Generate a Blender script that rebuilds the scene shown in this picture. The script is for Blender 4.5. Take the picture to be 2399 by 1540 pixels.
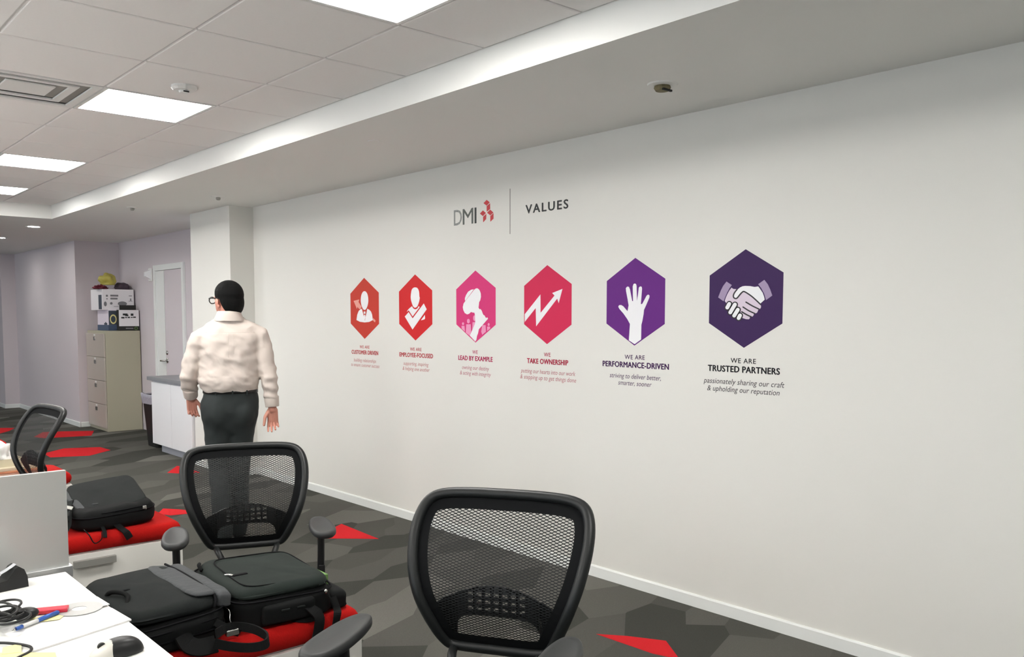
import bpy, bmesh, math, random
from mathutils import Vector, Matrix, noise
from math import sin, cos, pi, radians, atan2, sqrt

for o in list(bpy.data.objects):
    bpy.data.objects.remove(o, do_unlink=True)
scene = bpy.context.scene
COL = scene.collection
random.seed(7)

# ------------------------------------------------------------------ camera
FPX, CYP = 2027.604, 883.815
YAW, PITCH, ROLL = 0.725688, -0.0684651, 0.00072445
CAMH = 1.5
_f = Vector((sin(YAW), cos(YAW), 0)); _r = Vector((cos(YAW), -sin(YAW), 0)); _u = Vector((0, 0, 1))
_f, _u = _f*cos(PITCH)+_u*sin(PITCH), _u*cos(PITCH)-_f*sin(PITCH)
_r, _u = _r*cos(ROLL)+_u*sin(ROLL), _u*cos(ROLL)-_r*sin(ROLL)
cam = bpy.data.cameras.new('camera')
camo = bpy.data.objects.new('camera', cam); COL.objects.link(camo)
cam.sensor_width = 36; cam.lens = FPX/2399*36; cam.shift_y = (CYP-770)/2399; cam.clip_start = 0.02
m = Matrix((( _r.x, _u.x, -_f.x, 0), (_r.y, _u.y, -_f.y, 0), (_r.z, _u.z, -_f.z, CAMH), (0, 0, 0, 1)))
camo.matrix_world = m
scene.camera = camo

# ------------------------------------------------------------------ world / exposure
w = bpy.data.worlds.new('world'); scene.world = w; w.use_nodes = True
w.node_tree.nodes['Background'].inputs[0].default_value = (0.82, 0.91, 1.0, 1)
w.node_tree.nodes['Background'].inputs[1].default_value = 3.6
vs = scene.view_settings
vs.view_transform = 'Standard'; vs.look = 'None'; vs.gamma = 1; vs.use_curve_mapping = False
vs.exposure = 0.0
TROFFER_STRENGTH = 36.0
DOWNLIGHT_STRENGTH = 220.0

# ------------------------------------------------------------------ pixel helpers (photo pixel -> direction -> plane)
def ray(px, py):
    return _r*((px-1199.5)/FPX) - _u*((py-CYP)/FPX) + _f
def on_z(px, py, z):
    d = ray(px, py); t = (z-CAMH)/d.z; p = d*t; return Vector((p.x, p.y, z))
def on_x(px, py, x):
    d = ray(px, py); t = x/d.x; p = d*t; return Vector((x, p.y, p.z+CAMH))
def on_y(px, py, y):
    d = ray(px, py); t = y/d.y; p = d*t; return Vector((p.x, y, p.z+CAMH))

# ------------------------------------------------------------------ materials
def nm(name):
    mt = bpy.data.materials.new(name); mt.use_nodes = True
    nt = mt.node_tree; b = nt.nodes['Principled BSDF']
    return mt, nt, b
def mat(name, col, rough=0.6, metal=0.0, bump=0.0, bscale=200.0, var=0.0, vscale=6.0, spec=None, stretch=None, sheen=0):
    mt, nt, b = nm(name)
    b.inputs['Base Color'].default_value = (*col, 1)
    b.inputs['Roughness'].default_value = rough
    b.inputs['Metallic'].default_value = metal
    if spec is not None: b.inputs['Specular IOR Level'].default_value = spec
    if sheen: b.inputs['Sheen Weight'].default_value = sheen
    if bump or var:
        tc = nt.nodes.new('ShaderNodeTexCoord')
        src = tc.outputs['Object']
        if stretch:
            mp = nt.nodes.new('ShaderNodeMapping'); mp.inputs['Scale'].default_value = stretch
            nt.links.new(src, mp.inputs['Vector']); src = mp.outputs['Vector']
        if bump:
            n = nt.nodes.new('ShaderNodeTexNoise'); n.inputs['Scale'].default_value = bscale; n.inputs['Detail'].default_value = 3
            nt.links.new(src, n.inputs['Vector'])
            bp = nt.nodes.new('ShaderNodeBump'); bp.inputs['Strength'].default_value = bump; bp.inputs['Distance'].default_value = 0.01
            nt.links.new(n.outputs['Fac'], bp.inputs['Height']); nt.links.new(bp.outputs['Normal'], b.inputs['Normal'])
        if var:
            n2 = nt.nodes.new('ShaderNodeTexNoise'); n2.inputs['Scale'].default_value = vscale; n2.inputs['Detail'].default_value = 4
            nt.links.new(src, n2.inputs['Vector'])
            r = nt.nodes.new('ShaderNodeMapRange'); r.inputs[3].default_value = 1-var; r.inputs[4].default_value = 1+var
            nt.links.new(n2.outputs['Fac'], r.inputs[0])
            mx = nt.nodes.new('ShaderNodeMix'); mx.data_type = 'RGBA'; mx.blend_type = 'MULTIPLY'; mx.inputs[0].default_value = 1
            mx.inputs[6].default_value = (*col, 1)
            nt.links.new(r.outputs[0], mx.inputs[7]); nt.links.new(mx.outputs[2], b.inputs['Base Color'])
    return mt
def emit(name, col, s):
    mt, nt, b = nm(name)
    b.inputs['Base Color'].default_value = (*col, 1)
    b.inputs['Emission Color'].default_value = (*col, 1); b.inputs['Emission Strength'].default_value = s
    return mt

M = {}
M['wall'] = mat('wall_paint', (0.735, 0.725, 0.685), 0.62, bump=0.02, bscale=350, spec=0.35)
M['wall2'] = mat('wall_paint_lilac', (0.64, 0.585, 0.61), 0.6, bump=0.02, bscale=350)
M['soffit'] = mat('soffit_paint', (0.84, 0.84, 0.81), 0.75)
M['tile'] = mat('ceiling_tile', (0.90, 0.875, 0.86), 0.9, bump=0.10, bscale=500, var=0.02, vscale=90)
M['tee'] = mat('tee_bar', (0.62, 0.61, 0.60), 0.5)
M['trim'] = mat('trim_paint', (0.80, 0.82, 0.80), 0.35)
M['light'] = emit('diffuser', (1.0, 0.975, 0.94), TROFFER_STRENGTH)
M['down'] = emit('downlight', (1.0, 0.96, 0.9), DOWNLIGHT_STRENGTH)
M['white'] = mat('white_plastic', (0.82, 0.82, 0.80), 0.4)
M['lam'] = mat('white_laminate', (0.80, 0.79, 0.74), 0.38)
M['desk'] = mat('desk_laminate', (0.88, 0.87, 0.84), 0.3)
M['carpet_base'] = mat('carpet_base', (0.055, 0.055, 0.05), 0.95, bump=0.5, bscale=400)
M['cp'] = [mat('carpet_%d' % i, c, 0.97, bump=0.6, bscale=450, var=0.18, vscale=160, spec=0.1) for i, c in enumerate([
    (0.060, 0.061, 0.053), (0.088, 0.088, 0.077), (0.118, 0.116, 0.103), (0.160, 0.156, 0.139), (0.100, 0.099, 0.088)])]
M['cpred'] = mat('carpet_red', (0.62, 0.020, 0.026), 0.95, bump=0.5, bscale=450, var=0.12, vscale=160, spec=0.1)
M['black'] = mat('black_plastic', (0.010, 0.0105, 0.0105), 0.42, spec=0.35)
M['frame'] = mat('chair_frame', (0.011, 0.0125, 0.0125), 0.42, bump=0.03, bscale=600, spec=0.35)
M['pad'] = mat('arm_pad', (0.024, 0.026, 0.026), 0.50, bump=0.05, bscale=500, spec=0.4)
M['mesh'] = mat('chair_mesh', (0.012, 0.013, 0.013), 0.6, spec=0.3)
M['border'] = mat('chair_border', (0.005, 0.0055, 0.006), 0.8, spec=0.12)
M['fab'] = mat('seat_fabric', (0.008, 0.008, 0.009), 0.9, spec=0.1, bump=0.3, bscale=600)
M['red'] = mat('red_felt', (0.43, 0.008, 0.006), 0.95, bump=0.35, bscale=350, var=0.1, vscale=120, spec=0.15)
M['alu'] = mat('aluminium', (0.60, 0.61, 0.61), 0.35, metal=0.7)
M['handle'] = mat('handle_grey', (0.36, 0.36, 0.33), 0.4, metal=0.4)
M['chrome'] = mat('steel', (0.55, 0.54, 0.52), 0.25, metal=1.0)
M['putty'] = mat('file_putty', (0.42, 0.40, 0.30), 0.45)
M['putty_d'] = mat('file_putty_drawer', (0.46, 0.41, 0.36), 0.28)
M['counter'] = mat('counter_grey', (0.22, 0.225, 0.24), 0.4, var=0.05, vscale=200)
M['cab'] = mat('cabinet_white', (0.78, 0.78, 0.80), 0.4)
M['toe'] = mat('toe_kick', (0.42, 0.43, 0.48), 0.5)
M['bag1'] = mat('bag_nylon', (0.0065, 0.0072, 0.0072), 0.8, spec=0.15, bump=0.35, bscale=900, var=0.2, vscale=14)
M['bag2'] = mat('bag_nylon_green', (0.017, 0.023, 0.020), 0.8, spec=0.15, bump=0.35, bscale=900, var=0.2, vscale=12)
M['bag3'] = mat('bag_canvas', (0.015, 0.0175, 0.017), 0.85, spec=0.15, bump=0.35, bscale=900, var=0.18, vscale=12)
M['baggrey'] = mat('bag_grey', (0.066, 0.070, 0.073), 0.8, spec=0.15, bump=0.4, bscale=30, stretch=(1, 4, 1), var=0.15, vscale=20)
M['strap'] = mat('strap_web', (0.007, 0.0075, 0.0075), 0.8, spec=0.15, bump=0.4, bscale=700)
M['zip'] = mat('zipper', (0.005, 0.005, 0.006), 0.75, spec=0.1)
M['green'] = mat('green_card', (0.12, 0.24, 0.06), 0.7)
M['skin'] = mat('skin', (0.60, 0.27, 0.20), 0.5, bump=0.05, bscale=300, var=0.08, vscale=25)
M['hair'] = mat('hair_black', (0.0035, 0.0037, 0.0035), 0.65, spec=0.12, bump=0.5, bscale=160, stretch=(6, 6, 1))
M['shirt'] = mat('shirt_cotton', (0.62, 0.545, 0.49), 0.85, bump=0.25, bscale=1.0, var=0.03, vscale=9)
M['trouser'] = mat('trouser_wool', (0.017, 0.023, 0.023), 0.8, bump=0.2, bscale=700, var=0.15, vscale=8)
M['leather'] = mat('leather', (0.008, 0.008, 0.008), 0.4)
M['ink'] = mat('ink_black', (0.018, 0.02, 0.02), 0.6)
M['inkD'] = mat('ink_grey_faded', (0.26, 0.27, 0.26), 0.6, var=0.7, vscale=110)
M['inkM'] = mat('ink_grey_half', (0.10, 0.11, 0.10), 0.6, var=0.6, vscale=110)
M['inkI'] = mat('ink_grey_dark', (0.035, 0.04, 0.037), 0.6, var=0.4, vscale=110)
M['inkgrey'] = mat('ink_grey_worn', (0.07, 0.08, 0.075), 0.6, var=0.75, vscale=130)
M['redlogo'] = mat('logo_red', (0.52, 0.035, 0.045), 0.6)
M['vwhite'] = mat('vinyl_white', (0.84, 0.84, 0.86), 0.5)
M['lav'] = mat('vinyl_lavender', (0.66, 0.56, 0.66), 0.5)
M['lav2'] = mat('vinyl_mauve', (0.33, 0.25, 0.40), 0.5)
M['plum'] = mat('vinyl_outline', (0.012, 0.010, 0.014), 0.55)
HEXC = [(0.52, 0.045, 0.028), (0.60, 0.018, 0.022), (0.64, 0.040, 0.185), (0.60, 0.022, 0.085), (0.125, 0.018, 0.205), (0.042, 0.016, 0.085)]
TXTC = [(0.45, 0.035, 0.04), (0.44, 0.02, 0.03), (0.42, 0.018, 0.09), (0.38, 0.010, 0.045), (0.05, 0.012, 0.075), (0.012, 0.011, 0.014)]
M['card'] = mat('white_card', (0.80, 0.78, 0.80), 0.6)
M['cardlil'] = mat('white_card_lilac', (0.72, 0.66, 0.74), 0.6)
M['navy'] = mat('navy_card', (0.055, 0.085, 0.15), 0.6)
M['navy2'] = mat('slate_card', (0.045, 0.06, 0.085), 0.6)
M['yellow'] = mat('yellow_bag', (0.50, 0.44, 0.09), 0.5, bump=0.3, bscale=30)
M['maroon'] = mat('maroon_cloth', (0.14, 0.015, 0.03), 0.9)
M['purplecloth'] = mat('plum_cloth', (0.075, 0.055, 0.075), 0.95, bump=0.4, bscale=60)
M['printgrey'] = mat('print_grey', (0.20, 0.20, 0.21), 0.7)
M['blueplast'] = mat('blue_plastic', (0.02, 0.10, 0.42), 0.3)
M['clear'] = mat('clear_plastic', (0.62, 0.63, 0.66), 0.2)
M['redplast'] = mat('red_plastic', (0.58, 0.02, 0.05), 0.25)
M['paper'] = mat('paper', (0.86, 0.855, 0.83), 0.7)
M['postit'] = mat('sticky_yellow', (0.80, 0.72, 0.32), 0.7)
M['cream'] = mat('cream_card', (0.66, 0.60, 0.44), 0.7)
M['orange'] = mat('orange_paper', (0.60, 0.30, 0.16), 0.7)
M['disc'] = mat('grey_disc', (0.40, 0.40, 0.385), 0.4)
M['mousegrey'] = mat('mouse_grey', (0.58, 0.56, 0.50), 0.4)
M['vent_in'] = mat('vent_cavity', (0.26, 0.25, 0.235), 0.8)
M['brown'] = mat('stain_brown', (0.20, 0.17, 0.09), 0.7, var=0.4, vscale=60)
M['dark'] = mat('dark_gap', (0.02, 0.02, 0.018), 0.8)
M['binliner'] = mat('bin_liner', (0.34, 0.33, 0.38), 0.3, bump=0.6, bscale=40)
def glass_mat():
    mt, nt, b = nm('frosted_panel')
    b.inputs['Base Color'].default_value = (0.62, 0.63, 0.61, 1); b.inputs['Roughness'].default_value = 0.38
    b.inputs['Transmission Weight'].default_value = 0.45; b.inputs['IOR'].default_value = 1.3
    return mt
M['frost'] = glass_mat()
# cloth folds on the shirt: stretched noise bump
def shirt_nodes():
    nt = M['shirt'].node_tree
    for n in nt.nodes:
        if n.type == 'TEX_NOISE' and abs(n.inputs['Scale'].default_value-1.0) < 1e-6:
            n.inputs['Scale'].default_value = 9; n.inputs['Detail'].default_value = 2; n.inputs['Distortion'].default_value = 0.5
        if n.type == 'BUMP':
            n.inputs['Distance'].default_value = 0.03; n.inputs['Strength'].default_value = 0.30
shirt_nodes()

# ------------------------------------------------------------------ mesh helpers
def obj(name, me, material=None, parent=None, smooth=False, loc=None):
    if isinstance(me, bmesh.types.BMesh):
        bm = me; me = bpy.data.meshes.new(name); bm.normal_update(); bm.to_mesh(me); bm.free()
    if material is not None and len(me.materials) == 0: me.materials.append(material)
    if smooth:
        me.polygons.foreach_set('use_smooth', [True]*len(me.polygons))
    o = bpy.data.objects.new(name, me); COL.objects.link(o)
    if parent is not None: o.parent = parent
    if loc is not None: o.location = loc
    return o
def tag(o, label=None, cat=None, group=None, kind=None):
    if label: o['label'] = label
    if cat: o['category'] = cat
    if group: o['group'] = group
    if kind: o['kind'] = kind
    return o
def thing(name, label, cat, loc=(0, 0, 0), rz=0.0, group=None):
    o = bpy.data.objects.new(name, None); COL.objects.link(o); o.empty_display_size = 0.05
    o.location = loc; o.rotation_euler = (0, 0, rz)
    return tag(o, label, cat, group)
def box(bm, x0, x1, y0, y1, z0, z1, bev=0.0, seg=2, mtx=None):
    vs_ = bmesh.ops.create_cube(bm, size=1)['verts']
    for v in vs_:
        v.co = Vector(((x0+x1)/2+v.co.x*(x1-x0), (y0+y1)/2+v.co.y*(y1-y0), (z0+z1)/2+v.co.z*(z1-z0)))
    if bev > 0:
        es = list({e for v in vs_ for e in v.link_edges})
        r = bmesh.ops.bevel(bm, geom=es, offset=bev, segments=seg, affect='EDGES', profile=0.5)
        vs_ = list({v for f in r['faces'] for v in f.verts} | {v for v in vs_ if v.is_valid})
    if mtx is not None:
        bmesh.ops.transform(bm, matrix=mtx, verts=vs_)
    return vs_
def boxo(name, x0, x1, y0, y1, z0, z1, material, parent=None, bev=0.0, seg=2, mtx=None):
    bm = bmesh.new(); box(bm, x0, x1, y0, y1, z0, z1, bev, seg, mtx)
    return obj(name, bm, material, parent)
def loft(bm, rings, cap=True):
    vr = [[bm.verts.new(p) for p in r] for r in rings]
    n = len(vr[0])
    for a, b in zip(vr[:-1], vr[1:]):
        for i in range(n):
            bm.faces.new((a[i], a[(i+1) % n], b[(i+1) % n], b[i]))
    if cap:
        bm.faces.new(list(reversed(vr[0]))); bm.faces.new(vr[-1])
    return vr
def frames(pts, closed=False):
    n = len(pts); out = []
    T = []
    for i in range(n):
        if closed: t = pts[(i+1) % n]-pts[i-1]
        else: t = pts[min(i+1, n-1)]-pts[max(i-1, 0)]
        T.append(t.normalized())
    up = Vector((0, 0, 1)) if abs(T[0].z) < 0.9 else Vector((0, 1, 0))
    N = (up-T[0]*up.dot(T[0])).normalized()
    for i in range(n):
        N = (N-T[i]*N.dot(T[i])).normalized()
        out.append((T[i], N, T[i].cross(N)))
    return out
def tube(bm, pts, r, n=8, closed=False, flat=1.0):
    pts = [Vector(p) for p in pts]; fr = frames(pts, closed)
    rs = r if hasattr(r, '__len__') else [r]*len(pts)
    rings = []
    for p, (t, N, B), rr in zip(pts, fr, rs):
        rings.append([p+N*(rr*flat*cos(2*pi*k/n))+B*(rr*sin(2*pi*k/n)) for k in range(n)])
    if closed:
        vr = [[bm.verts.new(p) for p in q] for q in rings]; L = len(vr)
        for i in range(L):
            a, b = vr[i], vr[(i+1) % L]
            for k in range(n): bm.faces.new((a[k], a[(k+1) % n], b[(k+1) % n], b[k]))
    else:
        loft(bm, rings)
def tubeo(name, pts, r, material, parent=None, n=8, closed=False, flat=1.0):
    bm = bmesh.new(); tube(bm, pts, r, n, closed, flat)
    return obj(name, bm, material, parent, smooth=True)
def lathe(bm, prof, n=24, center=(0, 0, 0), mtx=None, cap=True):
    c = Vector(center); rings = []
    for r, z in prof:
        rings.append([c+Vector((max(r, 1e-4)*cos(2*pi*k/n), max(r, 1e-4)*sin(2*pi*k/n), z)) for k in range(n)])
    if mtx is not None: rings = [[mtx @ p for p in q] for q in rings]
    loft(bm, rings, cap)
def catmull(pts, sub=6, closed=False):
    pts = [Vector(p) for p in pts]; n = len(pts); out = []
    rng = range(n) if closed else range(n-1)
    for i in rng:
        if closed: p0, p1, p2, p3 = pts[i-1], pts[i], pts[(i+1) % n], pts[(i+2) % n]
        else: p0, p1, p2, p3 = pts[max(i-1, 0)], pts[i], pts[i+1], pts[min(i+2, n-1)]
        for k in range(sub):
            t = k/sub
            out.append(0.5*((2*p1)+(p2-p0)*t+(2*p0-5*p1+4*p2-p3)*t*t+(3*p1-p0-3*p2+p3)*t**3))
    if not closed: out.append(pts[-1])
    return out
def ribbon(name, pts, wdir, width, thick, material, parent=None, sub=5):
    pts = catmull(pts, sub) if sub > 1 else [Vector(p) for p in pts]
    bm = bmesh.new(); rings = []
    for i, p in enumerate(pts):
        t = (pts[min(i+1, len(pts)-1)]-pts[max(i-1, 0)]).normalized()
        wd = wdir[i*len(wdir)//len(pts)] if isinstance(wdir, list) else wdir
        wv = Vector(wd); wv = (wv-t*wv.dot(t)).normalized(); nv = t.cross(wv)
        a, b = wv*width/2, nv*thick/2
        rings.append([p-a-b, p+a-b, p+a+b, p-a+b])
    loft(bm, rings)
    return obj(name, bm, material, parent)
def capsule(bm, p0, p1, r0, r1, n=14, sy=1.0):
    p0, p1 = Vector(p0), Vector(p1); d = (p1-p0); L = d.length; d.normalize()
    up = Vector((0, 1, 0)) if abs(d.y) < 0.9 else Vector((1, 0, 0))
    N = d.cross(up).normalized(); B = N.cross(d)
    rings = []
    for k in range(1, 6):
        a = pi/2*k/5; rings.append((p0-d*r0*cos(a), r0*sin(a)))
    for k in range(0, 5):
        a = pi/2*k/5; rings.append((p1+d*r1*sin(a), r1*cos(a)))
    loft(bm, [[c+N*(rr*cos(2*pi*k/n))+B*(rr*sy*sin(2*pi*k/n)) for k in range(n)] for c, rr in rings])
def ellipsoid(bm, c, rx, ry, rz, mtx=None, n=20):
    r = bmesh.ops.create_uvsphere(bm, u_segments=n, v_segments=n//2+2, radius=1)
    mm = Matrix.Translation(Vector(c)) @ Matrix.Diagonal((rx, ry, rz, 1))
    if mtx is not None: mm = mtx @ mm
    bmesh.ops.transform(bm, matrix=mm, verts=r['verts'])
def superring(cx, cy, z, rx, ry, e=2.5, n=40):
    out = []
    for k in range(n):
        a = 2*pi*k/n; c, s = cos(a), sin(a)
        out.append(Vector((cx+rx*math.copysign(abs(c)**(2/e), c), cy+ry*math.copysign(abs(s)**(2/e), s), z)))
    return out
def remesh(bm, voxel, smooth=4, fac=0.5):
    me = bpy.data.meshes.new('tmp'); bm.normal_update(); bmesh.ops.recalc_face_normals(bm, faces=bm.faces); bm.to_mesh(me); bm.free()
    o = bpy.data.objects.new('tmp', me); COL.objects.link(o)
    r = o.modifiers.new('r', 'REMESH'); r.mode = 'VOXEL'; r.voxel_size = voxel
    s = o.modifiers.new('s', 'SMOOTH'); s.iterations = smooth; s.factor = fac
    dg = bpy.context.evaluated_depsgraph_get(); dg.update()
    out = bpy.data.meshes.new_from_object(o.evaluated_get(dg))
    bpy.data.objects.remove(o, do_unlink=True); bpy.data.meshes.remove(me)
    return out
def displace(me, fn):
    bm = bmesh.new(); bm.from_mesh(me); bm.normal_update()
    new = [v.co+v.normal*fn(v.co, v.normal) for v in bm.verts]
    for v, c in zip(bm.verts, new): v.co = c
    bm.to_mesh(me); bm.free()
def copy_tree(o, parent=None):
    c = o.copy(); COL.objects.link(c); c.parent = parent
    for ch in list(o.children): copy_tree(ch, c)
    return c

# ================================================================== STRUCTURE
WX = 3.645            # the big decorated wall
SZ, CZ = 2.537, 2.677  # soffit underside, tile ceiling
SX, SY = 2.487, 10.12  # soffit inner edges
def struct(name, x0, x1, y0, y1, z0, z1, material, label=None):
    o = boxo(name, x0, x1, y0, y1, z0, z1, material); o['kind'] = 'structure'
    if label: o['label'] = label
    return o
floor = struct('floor', -7, 5.2, -4, 22, -0.12, -0.003, M['carpet_base'], 'grey carpet floor of irregular patches with scattered red pieces')
struct('wall_right', WX, WX+0.15, -4, 7.79, 0, SZ, M['wall'], 'long off-white wall carrying the printed values graphics')
struct('wall_column', 3.412, WX+0.15, 7.79, 8.725, 0, SZ, M['wall'], 'off-white column projecting at the far end of the long wall')
struct('wall_alcove', 3.97, 4.12, 8.725, 12.75, 0, SZ, M['wall2'], 'pale wall of the alcove around the door')
struct('wall_alcove_end', 3.40, 4.12, 12.75, 16.2, 0, SZ, M['wall2'], 'pale projecting wall block behind the filing cabinet')
struct('wall_far_column', 3.19, 4.12, 16.2, 22, 0, SZ, M['wall2'], 'far pale wall section at the left edge')
# left side of the office: unseen wall, windows added for fill daylight
struct('wall_left', -7.15, -7, -4, 22, 0, 0.75, M['wall'])
struct('wall_left', -7.15, -7, -4, 22, 2.45, 2.9, M['wall'])
ADDED_WIN = [(-3.6, -0.4), (0.4, 3.6), (4.4, 7.6), (8.4, 11.6), (12.4, 15.6), (16.4, 19.6)]
edges = [-4]+[e for q in ADDED_WIN for e in q]+[22]
for a, b in zip(edges[::2], edges[1::2]): struct('wall_left', -7.15, -7, a, b, 0.75, 2.45, M['wall'])
for i, (a, b) in enumerate(ADDED_WIN):
    bm = bmesh.new()
    for q in ((a, b, .75, .80), (a, b, 2.40, 2.45), (a, a+.05, .8, 2.4), (b-.05, b, .8, 2.4), ((a+b)/2-.025, (a+b)/2+.025, .8, 2.4)): box(bm, -7.10, -7.04, q[0], q[1], q[2], q[3])
    o = obj('window_%d' % (i+1), bm, M['alu']); o['kind'] = 'structure'
    L = bpy.data.lights.new('window_daylight', 'AREA'); L.shape = 'RECTANGLE'; L.size = 1.6; L.size_y = b-a-.1; L.cycles.is_portal = True  # portal for sky light through an added window opening
    lo = bpy.data.objects.new('window_daylight', L); COL.objects.link(lo); lo.location = (-7.08, (a+b)/2, 1.6); lo.rotation_euler = (0, -pi/2, 0); lo.parent = o
struct('wall_rear', -7, WX, -4.15, -4, 0, 2.9, M['wall'])
struct('wall_far', -7, 3.19, 22, 22.15, 0, 2.9, M['wall'])
# baseboards
BBP = [(0, 0), (0.011, 0), (0.011, 0.058), (0.007, 0.066), (0, 0.066)]
def baseboard(name, p0, p1, nrm):
    p0, p1, nrm = Vector(p0), Vector(p1), Vector(nrm); bm = bmesh.new()
    loft(bm, [[p+nrm*a+Vector((0, 0, b)) for a, b in BBP] for p in (p0, p1)])
    bmesh.ops.recalc_face_normals(bm, faces=bm.faces)
    o = obj(name, bm, M['trim']); o['kind'] = 'structure'; o['label'] = 'white baseboard strip along the foot of the wall'
baseboard('baseboard_right', (WX, -4, 0), (WX, 7.79, 0), (-1, 0, 0))
baseboard('baseboard_column', (3.423, 7.79, 0), (WX, 7.79, 0), (0, -1, 0))
baseboard('baseboard_column_side', (3.412, 7.779, 0), (3.412, 8.72, 0), (-1, 0, 0))
baseboard('baseboard_alcove', (3.97, 10.0, 0), (3.97, 10.36, 0), (-1, 0, 0))
baseboard('baseboard_alcove_end', (3.411, 12.75, 0), (3.97, 12.75, 0), (0, -1, 0))
baseboard('baseboard_block', (3.40, 12.739, 0), (3.40, 16.2, 0), (-1, 0, 0))
baseboard('baseboard_far', (3.19, 16.189, 0), (3.19, 22, 0), (-1, 0, 0))
baseboard('baseboard_far_end', (3.19, 16.2, 0), (3.40, 16.2, 0), (0, -1, 0))

# ceiling
ceil = struct('ceiling', -7, 5.2, -4, 22, 2.75, 2.9, M['tee'], 'suspended ceiling of pale square tiles with a lowered soffit along the wall')
boxo('soffit', SX, 5.2, -4, 22, SZ, 2.75, M['soffit'], ceil)
boxo('soffit', -7, SX, SY, 22, SZ, 2.75, M['soffit'], ceil)
P = 0.594
GX = [2.035-P*i for i in range(16)]        # tee lines (x)
GY = [2.985+P*i for i in range(-12, 13)]   # tee lines (y); last meets the soffit
LIT = {(-1, 0), (3, 0), (7, 0), (10, 0), (-5, 0), (-5, -4), (-1, -4), (3, -4), (7, -4), (10, -4), (-5, -8), (-1, -8), (3, -8), (7, -8)}  # unseen cells repeat the visible lattice, added to light the room
VENT = (3, -1)
def tile_mesh(wx, wy):
    bm = bmesh.new(); g = 0.006
    a, b = wx/2-g, wy/2-g
    r0 = [Vector((sx*a, sy*b, 0.03)) for sx, sy in ((-1, -1), (1, -1), (1, 1), (-1, 1))]
    r1 = [Vector((sx*a, sy*b, 0.003)) for sx, sy in ((-1, -1), (1, -1), (1, 1), (-1, 1))]
    r2 = [Vector((sx*(a-0.004), sy*(b-0.004), 0.0)) for sx, sy in ((-1, -1), (1, -1), (1, 1), (-1, 1))]
    loft(bm, [r0, r1, r2]); bmesh.ops.recalc_face_normals(bm, faces=bm.faces)
    me = bpy.data.meshes.new('ceiling_tile'); bm.to_mesh(me); bm.free(); me.materials.append(M['tile']); return me
TM, TMN = tile_mesh(P, P), tile_mesh(SX-2.035, P)
def cell(k, c):  # c=0 is the column of visible lights x 1.441..2.035, c=1 narrow edge column
    y0 = 2.985+P*k
    if c == 1: return (2.035, SX, y0, y0+P)
    return (2.035-P*(1-c), 2.035-P*(-c), y0, y0+P)
for k in range(-4, 12):
    for c in range(-2, 2):
        if (k, c) in LIT or (k, c) == VENT: continue
        x0, x1, y0, y1 = cell(k, c)
        o = obj('ceiling_tile', TMN if c == 1 else TM, None, ceil, loc=((x0+x1)/2, (y0+y1)/2, CZ))
# tiles past the frame, joined
bm = bmesh.new()
for k in range(-11, 12):
    for c in range(-14, 2):
        if (k, c) in LIT or (-4 <= k < 12 and -2 <= c): continue
        x0, x1, y0, y1 = cell(k, c)
        box(bm, x0+.006, x1-.006, y0+.006, y1-.006, CZ, CZ+.03)
tag(obj('ceiling_tiles_beyond', bm, M['tile'], ceil), kind='stuff')
for x in GX[:4]:
    boxo('tee_bar', x-0.012, x+0.012, -4, SY, CZ+0.009, CZ+0.02, M['tee'], ceil)
for y in GY[7:]:
    boxo('tee_bar', 0.25, SX, y-0.012, y+0.012, CZ+0.010, CZ+0.02, M['tee'], ceil)

def troffer(k, c, label, group):
    x0, x1, y0, y1 = cell(k, c)
    t = thing('ceiling_light', label, 'ceiling light', ((x0+x1)/2, (y0+y1)/2, CZ), 0, group)
    h = P/2-0.007; bm = bmesh.new()
    for a in ((-h, h, -h, -h+.018), (-h, h, h-.018, h), (-h, -h+.018, -h+.018, h-.018), (h-.018, h, -h+.018, h-.018)):
        box(bm, *a, -0.001, 0.03)
    obj('frame', bm, M['white'], t)
    boxo('diffuser', -h+.018, h-.018, -h+.018, h-.018, 0.004, 0.03, M['light'], t)
    return t
LBL = {(-1, 0): 'square glowing ceiling light cut by the top edge of the photo', (3, 0): 'square glowing ceiling light beside the air vent',
       (7, 0): 'square glowing ceiling light, second beyond the air vent', (10, 0): 'square glowing ceiling light nearest the far soffit corner'}
for kc in sorted(LIT):
    troffer(kc[0], kc[1], LBL.get(kc, 'square glowing ceiling light in the rows outside the picture'), 'square ceiling lights')

# air vent
x0, x1, y0, y1 = cell(*VENT)
t = thing('air_vent', 'white square ceiling air vent with grey stepped slots', 'air vent', ((x0+x1)/2, (y0+y1)/2, CZ))
def sqring(bm, a, b, z0, z1):
    for q in ((-a, a, -a, -b), (-a, a, b, a), (-a, -b, -b, b), (b, a, -b, b)): box(bm, *q, z0, z1)
bm = bmesh.new(); box(bm, -.285, .285, -.285, .285, 0.012, 0.016); obj('cavity', bm, M['vent_in'], t)
for i, (a, b) in enumerate(((.291, .252), (.205, .165))):
    bm = bmesh.new(); sqring(bm, a, b, -0.002+0.002*i, 0.006+0.002*i); obj('louver_ring', bm, M['white'], t)
boxo('centre_plate', -.115, .115, -.115, .115, 0.001, 0.011, M['white'], t, bev=.004)

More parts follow.
